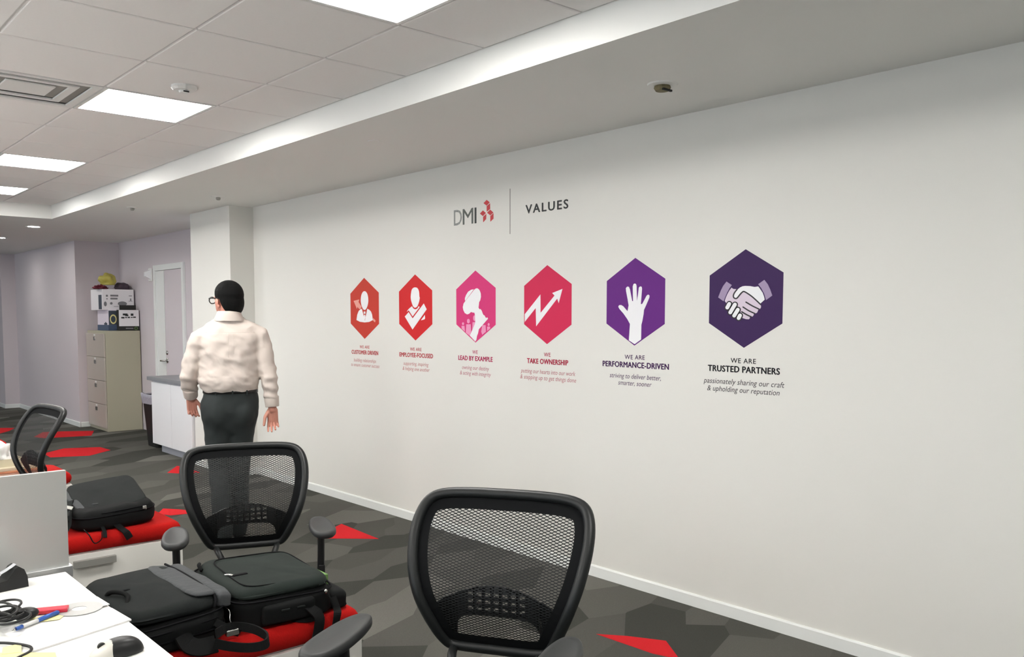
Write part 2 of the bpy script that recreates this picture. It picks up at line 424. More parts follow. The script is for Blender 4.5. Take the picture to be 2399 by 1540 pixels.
# detectors and sprinklers on the ceilings
def disc_thing(name, label, cat, loc, prof, material, extra=None, group=None):
    t = thing(name, label, cat, loc, 0, group)
    bm = bmesh.new(); lathe(bm, prof, 28); bmesh.ops.recalc_face_normals(bm, faces=bm.faces); obj('body', bm, material, t, smooth=False)
    if extra: extra(t)
    return t
def ex1(t):
    bm = bmesh.new(); lathe(bm, [(0.0, -.034), (.022, -.034), (.026, -.028), (.026, -.02), (0, -.02)], 20); bmesh.ops.recalc_face_normals(bm, faces=bm.faces); obj('sensor_dome', bm, M['white'], t)
    boxo('sensor_slot', -.014, .014, -.03, -.026, -.034, -.028, M['dark'], t)
disc_thing('smoke_detector', 'round white smoke detector on the tile above the ceiling light', 'smoke detector', (1.737, 4.479, CZ),
           [(0.0, 0), (.062, 0), (.064, -.012), (.052, -.022), (0, -.024)], M['white'], ex1)
def ex2(t):
    bm = bmesh.new(); lathe(bm, [(0.0, -.006), (.034, -.006), (.038, -.018), (.030, -.03), (0, -.032)], 20); bmesh.ops.recalc_face_normals(bm, faces=bm.faces); obj('stained_cap', bm, M['brown'], t)
    boxo('slot', -.03, .03, -.032, -.022, -.034, -.026, M['dark'], t)
disc_thing('ceiling_sprinkler', 'flush sprinkler head with brown stain in the soffit nearest the camera', 'sprinkler', (3.105, 2.494, SZ),
           [(0.0, 0), (.068, 0), (.064, -.006), (.04, -.009), (0, -.009)], M['soffit'], ex2)
disc_thing('ceiling_sprinkler', 'flat round cover plate flush in the soffit in the middle', 'sprinkler', (2.83, 4.413, SZ),
           [(0.0, 0), (.040, 0), (.040, -.004), (.037, -.005), (0, -.005)], M['soffit'])
def ex3(t):
    bm = bmesh.new(); lathe(bm, [(0.0, -.004), (.018, -.004), (.02, -.02), (.012, -.03), (0, -.03)], 16); bmesh.ops.recalc_face_normals(bm, faces=bm.faces); obj('sprinkler_tip', bm, M['handle'], t)
disc_thing('ceiling_sprinkler', 'small dark-centred sprinkler in the soffit just before the column', 'sprinkler', (3.106, 7.309, SZ),
           [(0.0, 0), (.058, 0), (.055, -.006), (0, -.007)], M['soffit'], ex3)
disc_thing('ceiling_sprinkler', 'small dark-centred sprinkler in the soffit beyond the column', 'sprinkler', (2.798, 8.553, SZ),
           [(0.0, 0), (.05, 0), (.047, -.006), (0, -.007)], M['soffit'], ex3)
def downlight(x, y, label):
    t = thing('downlight', label, 'downlight', (x, y, SZ), 0, 'recessed downlights past the soffit corner')
    bm = bmesh.new()
    lathe(bm, [(.060, .002), (.085, .002), (.085, -.005), (.060, -.003), (.060, .002)], 28, cap=False); obj('trim_ring', bm, M['white'], t)
    bm = bmesh.new(); lathe(bm, [(0, .0), (.062, .0), (.062, -.0025), (0, -.0025)], 28); bmesh.ops.recalc_face_normals(bm, faces=bm.faces); obj('lens', bm, M['down'], t)
downlight(2.538, 11.104, 'small glowing recessed downlight nearest the soffit corner')
downlight(2.557, 12.936, 'small glowing recessed downlight at the left edge of the photo')
for xy in ((2.56, 14.8), (.7, 11.1), (.7, 12.94), (.7, 14.8)):  # unseen downlights, added to brighten the far area
    downlight(*xy, 'recessed downlight outside the picture to the left')

# carpet patches: irregular polygons, each a thin piece on the floor
def clip(poly, px, py, nx, ny):
    out = []
    for i in range(len(poly)):
        a, b = poly[i-1], poly[i]
        da = (a[0]-px)*nx+(a[1]-py)*ny; db = (b[0]-px)*nx+(b[1]-py)*ny
        if (da <= 0) != (db <= 0):
            t_ = da/(da-db); out.append((a[0]+(b[0]-a[0])*t_, a[1]+(b[1]-a[1])*t_))
        if db <= 0: out.append(b)
    return out
X0, X1, Y0, Y1 = 0.2, 4.0, 1.0, 19.0
CR, SR_, ST = cos(radians(24)), sin(radians(24)), 2.2
def fwd(x, y):
    return ((x*CR+y*SR_)/ST, -x*SR_+y*CR)
def inv(u, v):
    u *= ST; return (u*CR-v*SR_, u*SR_+v*CR)
def to_px(p):
    q = Vector(p)-Vector((0, 0, CAMH)); d = q.dot(_f)
    return (1199.5+FPX*q.dot(_r)/d, CYP-FPX*q.dot(_u)/d) if d > .2 else (-999, 9999)
rnd = random.Random(11); seeds = []
tries = 0
while len(seeds) < 285 and tries < 60000:   # dense where the floor shows, pieces grow a little with distance
    tries += 1
    x, y = rnd.uniform(X0, X1), rnd.uniform(Y0, Y1); a, b = to_px((x, y, 0))
    if not (-60 < a < 2300 and b < 1640) or x > WX+.1 or (x < 1.45 and y < 4.6): continue
    u, v = fwd(x, y); r2 = .034 if y < 8 else .050
    if all((u-a)**2+(v-b)**2 > r2 for a, b in seeds): seeds.append((u, v))
def prism(poly, z0, z1):
    bm = bmesh.new(); b = [bm.verts.new((x, y, z0)) for x, y in poly]; t_ = [bm.verts.new((x, y, z1)) for x, y in poly]
    n = len(poly); bm.faces.new(t_); 
    for i in range(n): bm.faces.new((b[i], b[(i+1) % n], t_[(i+1) % n], t_[i]))
    bmesh.ops.recalc_face_normals(bm, faces=bm.faces); return bm
for i, (u, v) in enumerate(seeds):
    corner = [fwd(X0, Y0), fwd(X1, Y0), fwd(X1, Y1), fwd(X0, Y1)]
    poly = corner
    near = sorted(seeds, key=lambda s: (s[0]-u)**2+(s[1]-v)**2)[1:40]
    for a, b in near:
        poly = clip(poly, (u+a)/2, (v+b)/2, a-u, b-v)
        if len(poly) < 3: break
    if len(poly) < 3: continue
    pts = [inv(*p) for p in poly]
    obj('carpet_patch', prism(pts, -0.003, -0.0008-0.0005*rnd.random()), M['cp'][rnd.choice([0, 0, 1, 1, 2, 2, 3, 4, 4])], floor)
REDS = [[(100, 1013), (150, 1011), (220, 1010), (214, 1021), (103, 1027), (80, 1024)], [(102, 1063), (150, 1051), (235, 1048), (259, 1055), (210, 1068), (118, 1072)],
        [(0, 1003), (34, 1003), (22, 1010), (0, 1016), (-60, 1024), (-60, 1003)], [(392, 1108), (415, 1092), (440, 1097), (470, 1107), (440, 1111)],
        [(382, 1192), (420, 1194), (470, 1199), (440, 1204), (400, 1208), (370, 1204)], [(743, 1262), (770, 1243), (800, 1228), (887, 1263), (800, 1262)],
        [(1397, 1486), (1470, 1491), (1560, 1502), (1592, 1545), (1530, 1532)]]
for q in REDS:
    pts = [on_z(a, b, 0) for a, b in q]
    obj('carpet_patch', prism([(p.x, p.y) for p in pts], -0.003, 0.0006), M['cpred'], floor)['label'] = 'bright red carpet patch'

# door in the alcove
door = thing('door_1', 'pale flush door with white frame in the alcove', 'door', (3.97, 10.7, 0)); door['kind'] = 'structure'; del door['category']
yR, yL = 10.39, 11.0
bm = bmesh.new()
box(bm, -.03, 0, 10.345-10.7, 10.40-10.7, 0, 2.16, .003); box(bm, -.03, 0, 11.285-10.7, 11.345-10.7, 0, 2.16, .003)
box(bm, -.03, 0, 10.40-10.7, 11.285-10.7, 2.09, 2.16, .003)
obj('door_frame', bm, M['trim'], door)
lf = boxo('door_leaf', -.012, -.002, 10.40-10.7, 11.0-10.7, 0.01, 2.085, M['wall2'], door)
boxo('door_side_panel', -.016, -.002, 11.004-10.7, 11.285-10.7, 0.01, 2.085, M['trim'], door)
tubeo('door_handle', [(-.012, 10.965-10.7, .96), (-.06, 10.965-10.7, .96), (-.062, 11.06-10.7, .957)], .011, M['chrome'], lf)
bm = bmesh.new(); ellipsoid(bm, (-.016, 10.955-10.7, .962), .008, .034, .034); obj('handle_rose', bm, M['chrome'], lf, smooth=True)
bm = bmesh.new(); ellipsoid(bm, (-.016, 10.955-10.7, 1.058), .012, .028, .028); obj('lock', bm, M['chrome'], lf, smooth=True)
t = thing('alarm_strobe', 'white fire alarm strobe on the wall beside the door', 'alarm', (3.97, 11.49, 2.05))
boxo('back_plate', -.02, 0, -.06, .06, -.085, .085, M['white'], t, bev=.01)
bm = bmesh.new(); loft(bm, [[Vector((-.02, -.05, -.06)), Vector((-.02, .05, -.06)), Vector((-.02, .05, .06)), Vector((-.02, -.05, .06))],
                            [Vector((-.085, -.02, -.02)), Vector((-.085, .02, -.02)), Vector((-.085, .02, .03)), Vector((-.085, -.02, .03))]])
bmesh.ops.recalc_face_normals(bm, faces=bm.faces); obj('lens', bm, M['vwhite'], t)

# ================================================================== WALL GRAPHICS (flat vinyl prints on the wall)
def W(px, py):
    p = on_x(px, py, WX); return (p.y, p.z)
LAY = 0.0006
def decal(name, polys, layer, material, parent, base=None):
    """polys: list of outlines of (y, z) wall points; thin vinyl lying on the wall"""
    bm = bmesh.new(); x1 = WX-LAY*layer; x0 = x1+LAY*0.9
    ox, oy, oz = parent.location
    for poly in polys:
        a = [bm.verts.new((x1-ox, y-oy, z-oz)) for y, z in poly]; b = [bm.verts.new((x0-ox, y-oy, z-oz)) for y, z in poly]
        bm.faces.new(a); n = len(a)
        for i in range(n): bm.faces.new((a[i], a[(i+1) % n], b[(i+1) % n], b[i]))
    bmesh.ops.recalc_face_normals(bm, faces=bm.faces)
    return obj(name, bm, material, parent)
def smooth2(pts, sub=5):
    return [(p.x, p.y) for p in catmull([Vector((a, b, 0)) for a, b in pts], sub, True)]
def stroke(pts, wd, sub=6, ends=6):
    c = [Vector((a, b, 0)) for a, b in pts]
    if len(c) > 2: c = catmull(c, sub)
    L, R = [], []
    for i, p in enumerate(c):
        t = (c[min(i+1, len(c)-1)]-c[max(i-1, 0)]).normalized(); n = Vector((-t.y, t.x, 0))
        L.append(p+n*wd); R.append(p-n*wd)
    out = list(L)
    t = (c[-1]-c[-2]).normalized(); a0 = atan2(t.y, t.x)+pi/2
    out += [c[-1]+Vector((cos(a0-pi*k/ends), sin(a0-pi*k/ends), 0))*wd for k in range(1, ends)]
    out += R[::-1]
    t = (c[0]-c[1]).normalized(); a0 = atan2(t.y, t.x)+pi/2
    out += [c[0]+Vector((cos(a0-pi*k/ends), sin(a0-pi*k/ends), 0))*wd for k in range(1, ends)]
    return [(p.x, p.y) for p in out]
def oval(cx, cy, rx, ry, n=20):
    return [(cx+rx*cos(2*pi*k/n), cy+ry*sin(2*pi*k/n)) for k in range(n)]
def Z(ox, oy, s):
    return lambda pts: [W(ox+a/s, oy+b/s) for a, b in pts]
_fc = {}
def text_mesh(s, bold=0.0, shear=0.0, space=1.0):
    cu = bpy.data.curves.new('txt', 'FONT'); cu.body = s; cu.offset = bold; cu.shear = shear; cu.space_character = space
    cu.resolution_u = 3; cu.fill_mode = 'FRONT'
    o = bpy.data.objects.new('txt', cu); COL.objects.link(o)
    dg = bpy.context.evaluated_depsgraph_get(); dg.update()
    me = bpy.data.meshes.new_from_object(o.evaluated_get(dg))
    bpy.data.objects.remove(o, do_unlink=True); bpy.data.curves.remove(cu)
    return me
def text_decal(name, s, yl, yr, zb, cap, material, parent, bold=0.0, shear=0.0, space=1.0, layer=2):
    me = text_mesh(s, 0, shear, space); hm = 0.69
    xs = [v.co.x for v in me.vertices]; a, b = min(xs), max(xs)
    ox, oy, oz = parent.location; sg = -1 if yr < yl else 1
    bm = bmesh.new()
    shifts = [(0, 0)] if bold == 0 else [(0, 0), (-bold, 0), (bold, 0), (-bold*.5, bold*.5), (bold*.5, -bold*.5), (0, bold*.5), (0, -bold*.5)]
    for q_i, (dx, dz) in enumerate(shifts):
        vs_ = []
        for v in me.vertices:
            t_ = (v.co.x-a)/(b-a)
            vs_.append(bm.verts.new((WX-LAY*layer-.00006*q_i-ox, yl+(yr-yl)*t_+sg*dx*cap-oy, zb+v.co.y*cap/hm+dz*cap-oz)))
        for f in me.polygons: bm.faces.new([vs_[i] for i in f.vertices])
    bpy.data.meshes.remove(me)
    return obj(name, bm, material, parent)

HEX = [(5.849, 1.572), (5.163, 1.573), (4.4742, 1.5735), (3.788, 1.5787), (3.0988, 1.5869), (2.4055, 1.593)]
z7 = lambda x: 780+x/3.08
z8 = lambda x: 1380+x/3.85
LINES = [
 [('WE ARE', z7(195), z7(265)), ('CUSTOMER DRIVEN', z7(137), z7(327)), ('building relationships', z7(152), z7(312)), ('to ensure customer success', z7(132), z7(335))],
 [('WE ARE', z7(558), z7(640)), ('EMPLOYEE-FOCUSED', z7(482), z7(722)), ('supporting, inspiring', z7(510), z7(690)), ('& helping one another', z7(503), z7(698))],
 [('WE', z7(1007), z7(1045)), ('LEAD BY EXAMPLE', z7(906), z7(1152)), ('owning our destiny', z7(932), z7(1127)), ('& acting with integrity', z7(917), z7(1140))],
 [('WE', z7(1523), z7(1570)), ('TAKE OWNERSHIP', z7(1402), z7(1697)), ('putting our hearts into our work', z7(1357), z7(1750)), ('& stepping up to get things done', z7(1352), z7(1756))],
 [('WE ARE', z8(322), z8(502)), ('PERFORMANCE-DRIVEN', z8(125), z8(720)), ('striving to deliver better,', z8(188), z8(650)), ('smarter, sooner', z8(265), z8(567))],
 [('WE ARE', z8(1278), z8(1505)), ('TRUSTED PARTNERS', z8(1075), z8(1722)), ('passionately sharing our craft', z8(1037), z8(1768)), ('& upholding our reputation', z8(1070), z8(1725))]]
HL = ['orange-red hexagon wall graphic with a suited figure, reading customer driven', 'red hexagon wall graphic with a figure and tick mark, reading employee-focused',
      'pink hexagon wall graphic with a profile over a crowd, reading lead by example', 'crimson hexagon wall graphic with a zigzag arrow, reading take ownership',
      'purple hexagon wall graphic with a raised hand, reading performance-driven', 'dark indigo hexagon wall graphic with a handshake, reading trusted partners']
SIG = []
for i, (yc, zc) in enumerate(HEX):
    t = thing('wall_graphic', HL[i], 'wall graphic', (WX, yc, zc), 0, 'hexagon value graphics on the wall'); SIG.append(t)
    R = 0.2385
    poly = [(yc+R*cos(pi/2+k*pi/3), zc+R*sin(pi/2+k*pi/3)) for k in range(6)]
    decal('hexagon', [poly], 1, mat('vinyl_hex_%d' % i, HEXC[i], 0.55, spec=0.2), t)
    tm = mat('vinyl_text_%d' % i, TXTC[i], 0.6, spec=0.2)
    tm2 = mat('vinyl_tagline_%d' % i, tuple(0.82*c+0.10 for c in TXTC[i]) if i < 4 else tuple(c+0.02 for c in TXTC[i]), 0.6)
    for j, (s, a, b) in enumerate(LINES[i]):
        zb = zc+(-.314, -.360, -.421, -.459)[j]; cap = (.0235, .030, .0265, .0265)[j]
        yl, yr = W(a, 850)[0], W(b, 850)[0]
        text_decal(('heading', 'title', 'tagline', 'tagline')[j], s, yl, yr, zb, cap, tm if j < 2 else tm2, t, bold=(.02, .06, .0, .0)[j], shear=(0, 0, .22, .22)[j], space=(1.1, 1.05, 1, 1)[j], layer=1)
# icons
A = Z(810, 640, 6.7); t = SIG[0]
decal('figure_head', [A(smooth2([(295, 285), (322, 298), (346, 345), (356, 430), (346, 505), (322, 562), (297, 580), (272, 562), (248, 505), (237, 430), (247, 345), (270, 298)]))], 2, M['vwhite'], t)
decal('figure_suit', [A([(255, 562), (302, 750), (340, 560), (375, 580), (398, 605), (415, 650), (427, 738), (370, 768), (300, 776), (225, 766), (170, 738), (182, 655), (205, 595), (230, 572)])], 2, M['vwhite'], t)
decal('figure_tie', [A([(285, 605), (311, 603), (313, 638), (284, 642)]), A([(290, 655), (308, 655), (313, 690), (300, 738), (287, 690)])], 3, M['vwhite'], t)
_pe = mat('vinyl_peach', (0.75, 0.33, 0.27), .5)
decal('arrow', [A([(125, 437), (213, 415), (203, 455), (247, 525), (240, 565), (212, 565), (185, 530), (178, 565)])], 2, _pe, t)
decal('arrow_tail', [A([(432, 705), (470, 745), (460, 775), (428, 745)])], 2, _pe, t)
A = Z(925, 635, 9.06); t = SIG[1]
decal('figure_head', [A(smooth2([(433, 350), (480, 365), (513, 430), (524, 545), (531, 575), (515, 660), (480, 750), (433, 782), (393, 755), (360, 670), (340, 575), (346, 480), (362, 400), (393, 362)]))], 2, M['vwhite'], t)
decal('figure_body', [A([(258, 868), (275, 835), (310, 795), (365, 750), (395, 798), (435, 818), (478, 800), (510, 748), (530, 768), (380, 968), (297, 835)]), A([(555, 1050), (638, 935), (645, 1005), (630, 1030)])], 2, M['vwhite'], t)
decal('tick_mark', [A([(215, 970), (297, 875), (382, 1008), (618, 692), (680, 815), (380, 1245)])], 3, M['vwhite'], t)
A = Z(1055, 625, 8.325); t = SIG[2]
decal('profile', [A([(525, 422), (550, 434), (575, 462), (597, 520), (601, 590), (587, 655), (565, 695), (560, 750), (553, 800), (572, 832), (590, 825), (610, 850), (620, 870), (635, 915), (655, 950), (665, 945), (700, 1005), (722, 988), (740, 1015), (560, 1222), (545, 1300), (525, 1350), (512, 1430), (490, 1462), (383, 1345), (430, 1240), (478, 1130), (490, 1080), (485, 960), (475, 900), (440, 895), (405, 885), (370, 920), (330, 932), (285, 905), (258, 850), (247, 790), (262, 720), (290, 680), (470, 450), (498, 428)])], 3, M['vwhite'], t)
decal('hair', [A([(462, 442), (410, 450), (350, 490), (310, 555), (290, 610), (287, 640), (295, 668)])], 3, M['vwhite'], t)
pk = mat('vinyl_pink', (0.80, 0.30, 0.50), .5)
for poly in ([(220, 1155), (278, 1155), (288, 1268), (225, 1212)], [(313, 1125), (400, 1125), (408, 1265), (380, 1345), (305, 1290)], [(435, 1085), (485, 1080), (490, 1100), (430, 1240)],
             [(625, 1140), (690, 1140), (697, 1270), (625, 1330), (605, 1270)], [(720, 1170), (775, 1170), (782, 1205), (720, 1255)],
             oval(250, 1113, 20, 28), oval(355, 1063, 28, 45), oval(472, 1005, 25, 55), oval(750, 1130, 19, 29)):
    decal('crowd_figure', [A(poly)], 2, pk, t)
A = Z(780, 420, 3.08); t = SIG[3]
decal('zigzag_arrow', [A([(1385, 975), (1498, 832), (1499, 965), (1600, 840), (1583, 822), (1657, 792), (1630, 895), (1619, 862), (1467, 1062), (1464, 930), (1385, 1030)])], 2, M['vwhite'], t)
A = Z(1380, 560, 3.85); t = SIG[4]
decal('raised_hand', [A([(360, 915), (370, 768), (345, 722), (310, 672), (275, 632), (265, 612), (272, 598), (290, 596), (310, 608), (348, 652), (358, 600), (350, 550), (335, 470), (333, 445), (345, 430), (360, 432), (370, 455), (390, 560), (398, 562), (395, 430), (402, 408), (413, 402), (425, 408), (430, 425), (433, 562), (443, 500), (450, 440), (462, 428), (476, 432), (479, 450), (472, 540), (468, 590), (482, 585), (520, 512), (535, 502), (547, 512), (545, 530), (515, 600), (497, 640), (493, 680), (482, 740), (473, 775), (470, 908), (412, 950)])], 2, M['vwhite'], t)
A = Z(1650, 630, 11); t = SIG[5]
decal('cuff', [A([(575, 330), (712, 420), (655, 500), (600, 600), (560, 690), (500, 838), (360, 738), (430, 560), (490, 440)])], 2, M['lav2'], t)
decal('cuff', [A([(1550, 285), (1640, 400), (1700, 530), (1755, 690), (1595, 808), (1545, 640), (1470, 500), (1392, 398)])], 2, M['lav2'], t)
decal('hand', [A([(705, 487), (750, 520), (825, 525), (900, 600), (1030, 600), (1200, 680), (1330, 800), (1430, 905), (1462, 950), (1465, 990), (1445, 1030), (1400, 1040), (1383, 1085), (1365, 1130), (1325, 1150), (1278, 1165), (1275, 1195), (1255, 1225), (1225, 1235), (1178, 1245), (1172, 1285), (1150, 1303), (1080, 1300), (985, 1270), (950, 1150), (900, 1000), (780, 900), (570, 885), (530, 830), (560, 740), (600, 650), (650, 560)])], 2, M['lav'], t)
decal('hand', [A([(1395, 455), (1300, 468), (1190, 448), (1060, 442), (990, 452), (930, 480), (880, 520), (840, 560), (790, 640), (765, 690), (770, 725), (790, 748), (820, 752), (845, 738), (920, 640), (985, 590), (1020, 578), (1050, 590), (1150, 655), (1250, 720), (1450, 898), (1562, 795), (1545, 720), (1510, 620), (1470, 560), (1430, 500)])], 3, M['vwhite'], t)
for st in ([(1455, 920), (1330, 800), (1200, 690), (1040, 590), (985, 605), (930, 660), (850, 755), (800, 765), (762, 735), (758, 680), (790, 610), (845, 540)], [(1080, 860), (1240, 955), (1425, 1045)], [(1005, 987), (1150, 1080), (1310, 1155)], [(970, 1108), (1090, 1180), (1215, 1240)]):
    decal('outline', [A(stroke(st, 17, 5))], 4, M['plum'], t)
for a, b in (((652, 905), (600, 1000)), ((798, 922), (678, 1125)), ((872, 1055), (778, 1208)), ((928, 1203), (893, 1272))):
    decal('outline', [A(stroke([a, b], 78))], 4, M['plum'], t)
for a, b in (((652, 905), (600, 1000)), ((798, 922), (678, 1125)), ((872, 1055), (778, 1208)), ((928, 1203), (893, 1272))):
    decal('finger', [A(stroke([a, b], 48))], 5, M['vwhite'], t)
# logo row
A = Z(1050, 430, 7.997)
yl = W(1050+110/8, 520)
t = thing('logo_graphic', 'grey DMI letters beside a red three-cube mark on the wall', 'logo', (WX, yl[0], yl[1]))
ya, za = W(1050+110/8, 430+790/8); yb, zb = W(1050+530/8, 430+745/8)
zt = W(1050+515/8, 430+450/8)[1]
for s, a, b, sp in (('D', 110, 258, 0), ('M', 275, 470, 0), ('I', 497, 530, 0)):
    y1_, y2_ = W(1050+a/8, 520)[0], W(1050+b/8, 520)[0]
    zz = za+(zb-za)*((a+b)/2-110)/420
    text_decal('letter', s, y1_, y2_, zz, zt-zb, M['ink'+s], t, bold=.012, layer=1)
for q in ([(722, 308), (780, 355), (722, 415), (663, 370)], [(722, 425), (785, 370), (788, 478), (722, 530)], [(652, 505), (708, 555), (652, 612), (595, 565)], [(655, 625), (716, 568), (712, 668), (655, 730)],
          [(788, 490), (848, 545), (790, 598), (728, 548)], [(790, 612), (850, 555), (850, 660), (790, 718)]):
    decal('logo_facet', [A(q)], 1, M['redlogo'], t)
(y0_, z0_), (y1_, z1_) = W(1195, 548.5), W(1196.3, 442)
t = thing('divider_line', 'thin dark vertical line between the logo and the word values', 'wall graphic', (WX, y0_, z0_))
decal('line', [[(y0_-.0025, z0_), (y0_+.0025, z0_), (y0_+.0025, z1_), (y0_-.0025, z1_)]], 1, M['inkgrey'], t)
y0_, y1_ = W(1232, 490)[0], W(1331, 490)[0]
t = thing('values_heading', 'black capital word VALUES on the wall right of the line', 'wall lettering', (WX, y0_, 2.14))
text_decal('letters', 'VALUES', y0_, y1_, 2.141, .0515, M['ink'], t, bold=.055, space=1.25, layer=1)

# ================================================================== PEDESTALS with red cushions
def pedestal(name, label, x0, x1, y0, y1, zt=0.475, handles=True):
    t = thing(name, label, 'storage bench', ((x0+x1)/2, (y0+y1)/2, 0), 0, 'white drawer benches with red cushions')
    hx, hy = (x1-x0)/2, (y1-y0)/2
    boxo('body', -hx, hx, -hy+.02, hy, .03, zt, M['lam'], t, bev=.002)
    zs = [.035, .318, zt-.002]
    for a, b in zip(zs[:-1], zs[1:]):
        d = boxo('drawer_front', -hx, hx, -hy, -hy+.019, a+.002, b-.002, M['lam'], t, bev=.0015)
        bm = bmesh.new(); zc = b-.038
        box(bm, -.087, .087, -hy-.03, -hy-.014, zc-.016, zc+.016, .002); box(bm, -.075, -.06, -hy-.014, -hy, zc-.01, zc+.01); box(bm, .06, .075, -hy-.014, -hy, zc-.01, zc+.01)
        obj('handle', bm, M['handle'], d)
    # cushion: soft slab
    bm = bmesh.new(); rings = []
    for k in range(9):
        a = -pi/2+pi*k/8; ins = .028*(1-cos(a)); z = zt+.001+.037*(1+sin(a))
        rings.append(superring(0, 0, z, hx+.006-ins, hy+.008-ins, 14, 72))
    loft(bm, rings); bmesh.ops.recalc_face_normals(bm, faces=bm.faces)
    me = bpy.data.meshes.new('cushion'); bm.to_mesh(me); bm.free()
    for v in me.vertices:
        if v.co.z > zt+.03: v.co.z += .004*noise.noise(v.co*9)
    obj('cushion', me, M['red'], t, smooth=True)
    for sx in (-1, 1):
        for sy in (-1, 1):
            bm = bmesh.new(); lathe(bm, [(.02, 0), (.022, .004), (.022, .028), (.02, .031)], 12, (sx*(hx-.06), sy*(hy-.07), 0)); bmesh.ops.recalc_face_normals(bm, faces=bm.faces); obj('foot', bm, M['black'], t)
    return t
pedestal('drawer_bench', 'white drawer bench with red cushion under the two near backpacks', .715, 1.475, 2.405, 2.845)
pedestal('drawer_bench', 'white drawer bench with red cushion carrying the single flap backpack', .715, 1.495, 4.01, 4.46)
pedestal('drawer_bench', 'white drawer bench with red cushion behind the frosted panel, piled with papers', .70, 1.475, 5.74, 6.17)
pedestal('drawer_bench', 'red-cushioned drawer bench farthest away at the left edge', .70, 1.48, 7.50, 7.94)

# ================================================================== DESK and frosted panel
t = thing('desk', 'white desk top at the lower left corner of the photo', 'desk', (-.1, 2.2, 0))
boxo('desktop', -.9, .80, -.75, .63, .702, .73, M['desk'], t, bev=.003)
for x in (-.85, .72):
    for y in (-.68, .56):
        boxo('leg', x, x+.05, y-.025, y+.025, 0, .702, M['alu'], t, bev=.004)
boxo('crossbar', -.80, .72, .54, .57, .64, .70, M['alu'], t)
boxo('cable_tray', -.6, .79, 0.632, .66, .70, .7215, M['handle'], t, bev=.003)
t = thing('frosted_divider', 'frosted translucent divider panel in an aluminium rail behind the desk', 'desk divider', (-.1, 2.885, .7))
boxo('panel', -.9, .822, -.008, .008, .03, .332, M['frost'], t, bev=.002)
boxo('rail', -.9, .83, -.018, .018, .0, .036, M['alu'], t, bev=.002)
boxo('post', .70, .76, -.015, .015, -.70, .0, M['alu'], t)
boxo('post', -.80, -.74, -.015, .015, -.70, .0, M['alu'], t)

for ix, x in enumerate((-2.1, -4.1, -6.0)):  # unseen desks, added so their white tops bounce light upward
    for y in (-2.3, -.2, 2.2, 4.0, 5.8, 7.6): 
        d_ = copy_tree(bpy.data.objects['desk']); d_.location = (x, y, 0); d_['label'] = 'white desk in the rows outside the picture'; d_['group'] = 'desks outside the picture'
for y in (4.0, 5.85, 7.7):
    d_ = copy_tree(bpy.data.objects['desk']); d_.location = (-.1-.05, y, 0); d_['label'] = 'white desk in the rows outside the picture'; d_['group'] = 'desks outside the picture'
# ================================================================== CHAIRS
def outline():
    half = [(0, .47), (.12, .469), (.205, .462), (.25, .44), (.272, .395), (.276, .33), (.262, .24), (.235, .155), (.20, .075), (.178, .03), (.155, .004), (.12, -.004), (.06, -.006)]
    pts = half+[(0, -.006)]+[(-x, h) for x, h in half[::-1] if x > 0]
    return [(p.x, p.y) for p in catmull([Vector((a, b, 0)) for a, b in pts], 4, True)]
OUT = outline()
def inset(pl, d):
    out = []; n = len(pl)
    for i in range(n):
        t = Vector((pl[(i+1) % n][0]-pl[i-1][0], pl[(i+1) % n][1]-pl[i-1][1])).normalized(); nv = Vector((t.y, -t.x))
        out.append((pl[i][0]+nv.x*d, pl[i][1]+nv.y*d))
    return out
if Vector(inset(OUT, .02)[0]).y > OUT[0][1]:
    _ins = inset; inset = lambda pl, d: _ins(pl, -d)
ZB = .543   # height of the backrest bottom
def surf(u, h, off=0.0):
    """front-facing backrest surface; chair front is -Y"""
    y = .311+ .05*((h-.17)/.17)**2*(1 if h < .17 else 0) + (.149*((h-.17)/.30)**1.6 if h > .17 else 0) - .10*u*u*4*.25
    return Vector((u*.953, y+off, ZB+h*.928))
def half_width(pl, h):
    xs = []
    for i in range(len(pl)):
        (x0, h0), (x1, h1) = pl[i-1], pl[i]
        if (h0 <= h) != (h1 <= h): xs.append(x0+(x1-x0)*(h-h0)/(h1-h0))
    return (min(xs), max(xs)) if len(xs) >= 2 else None
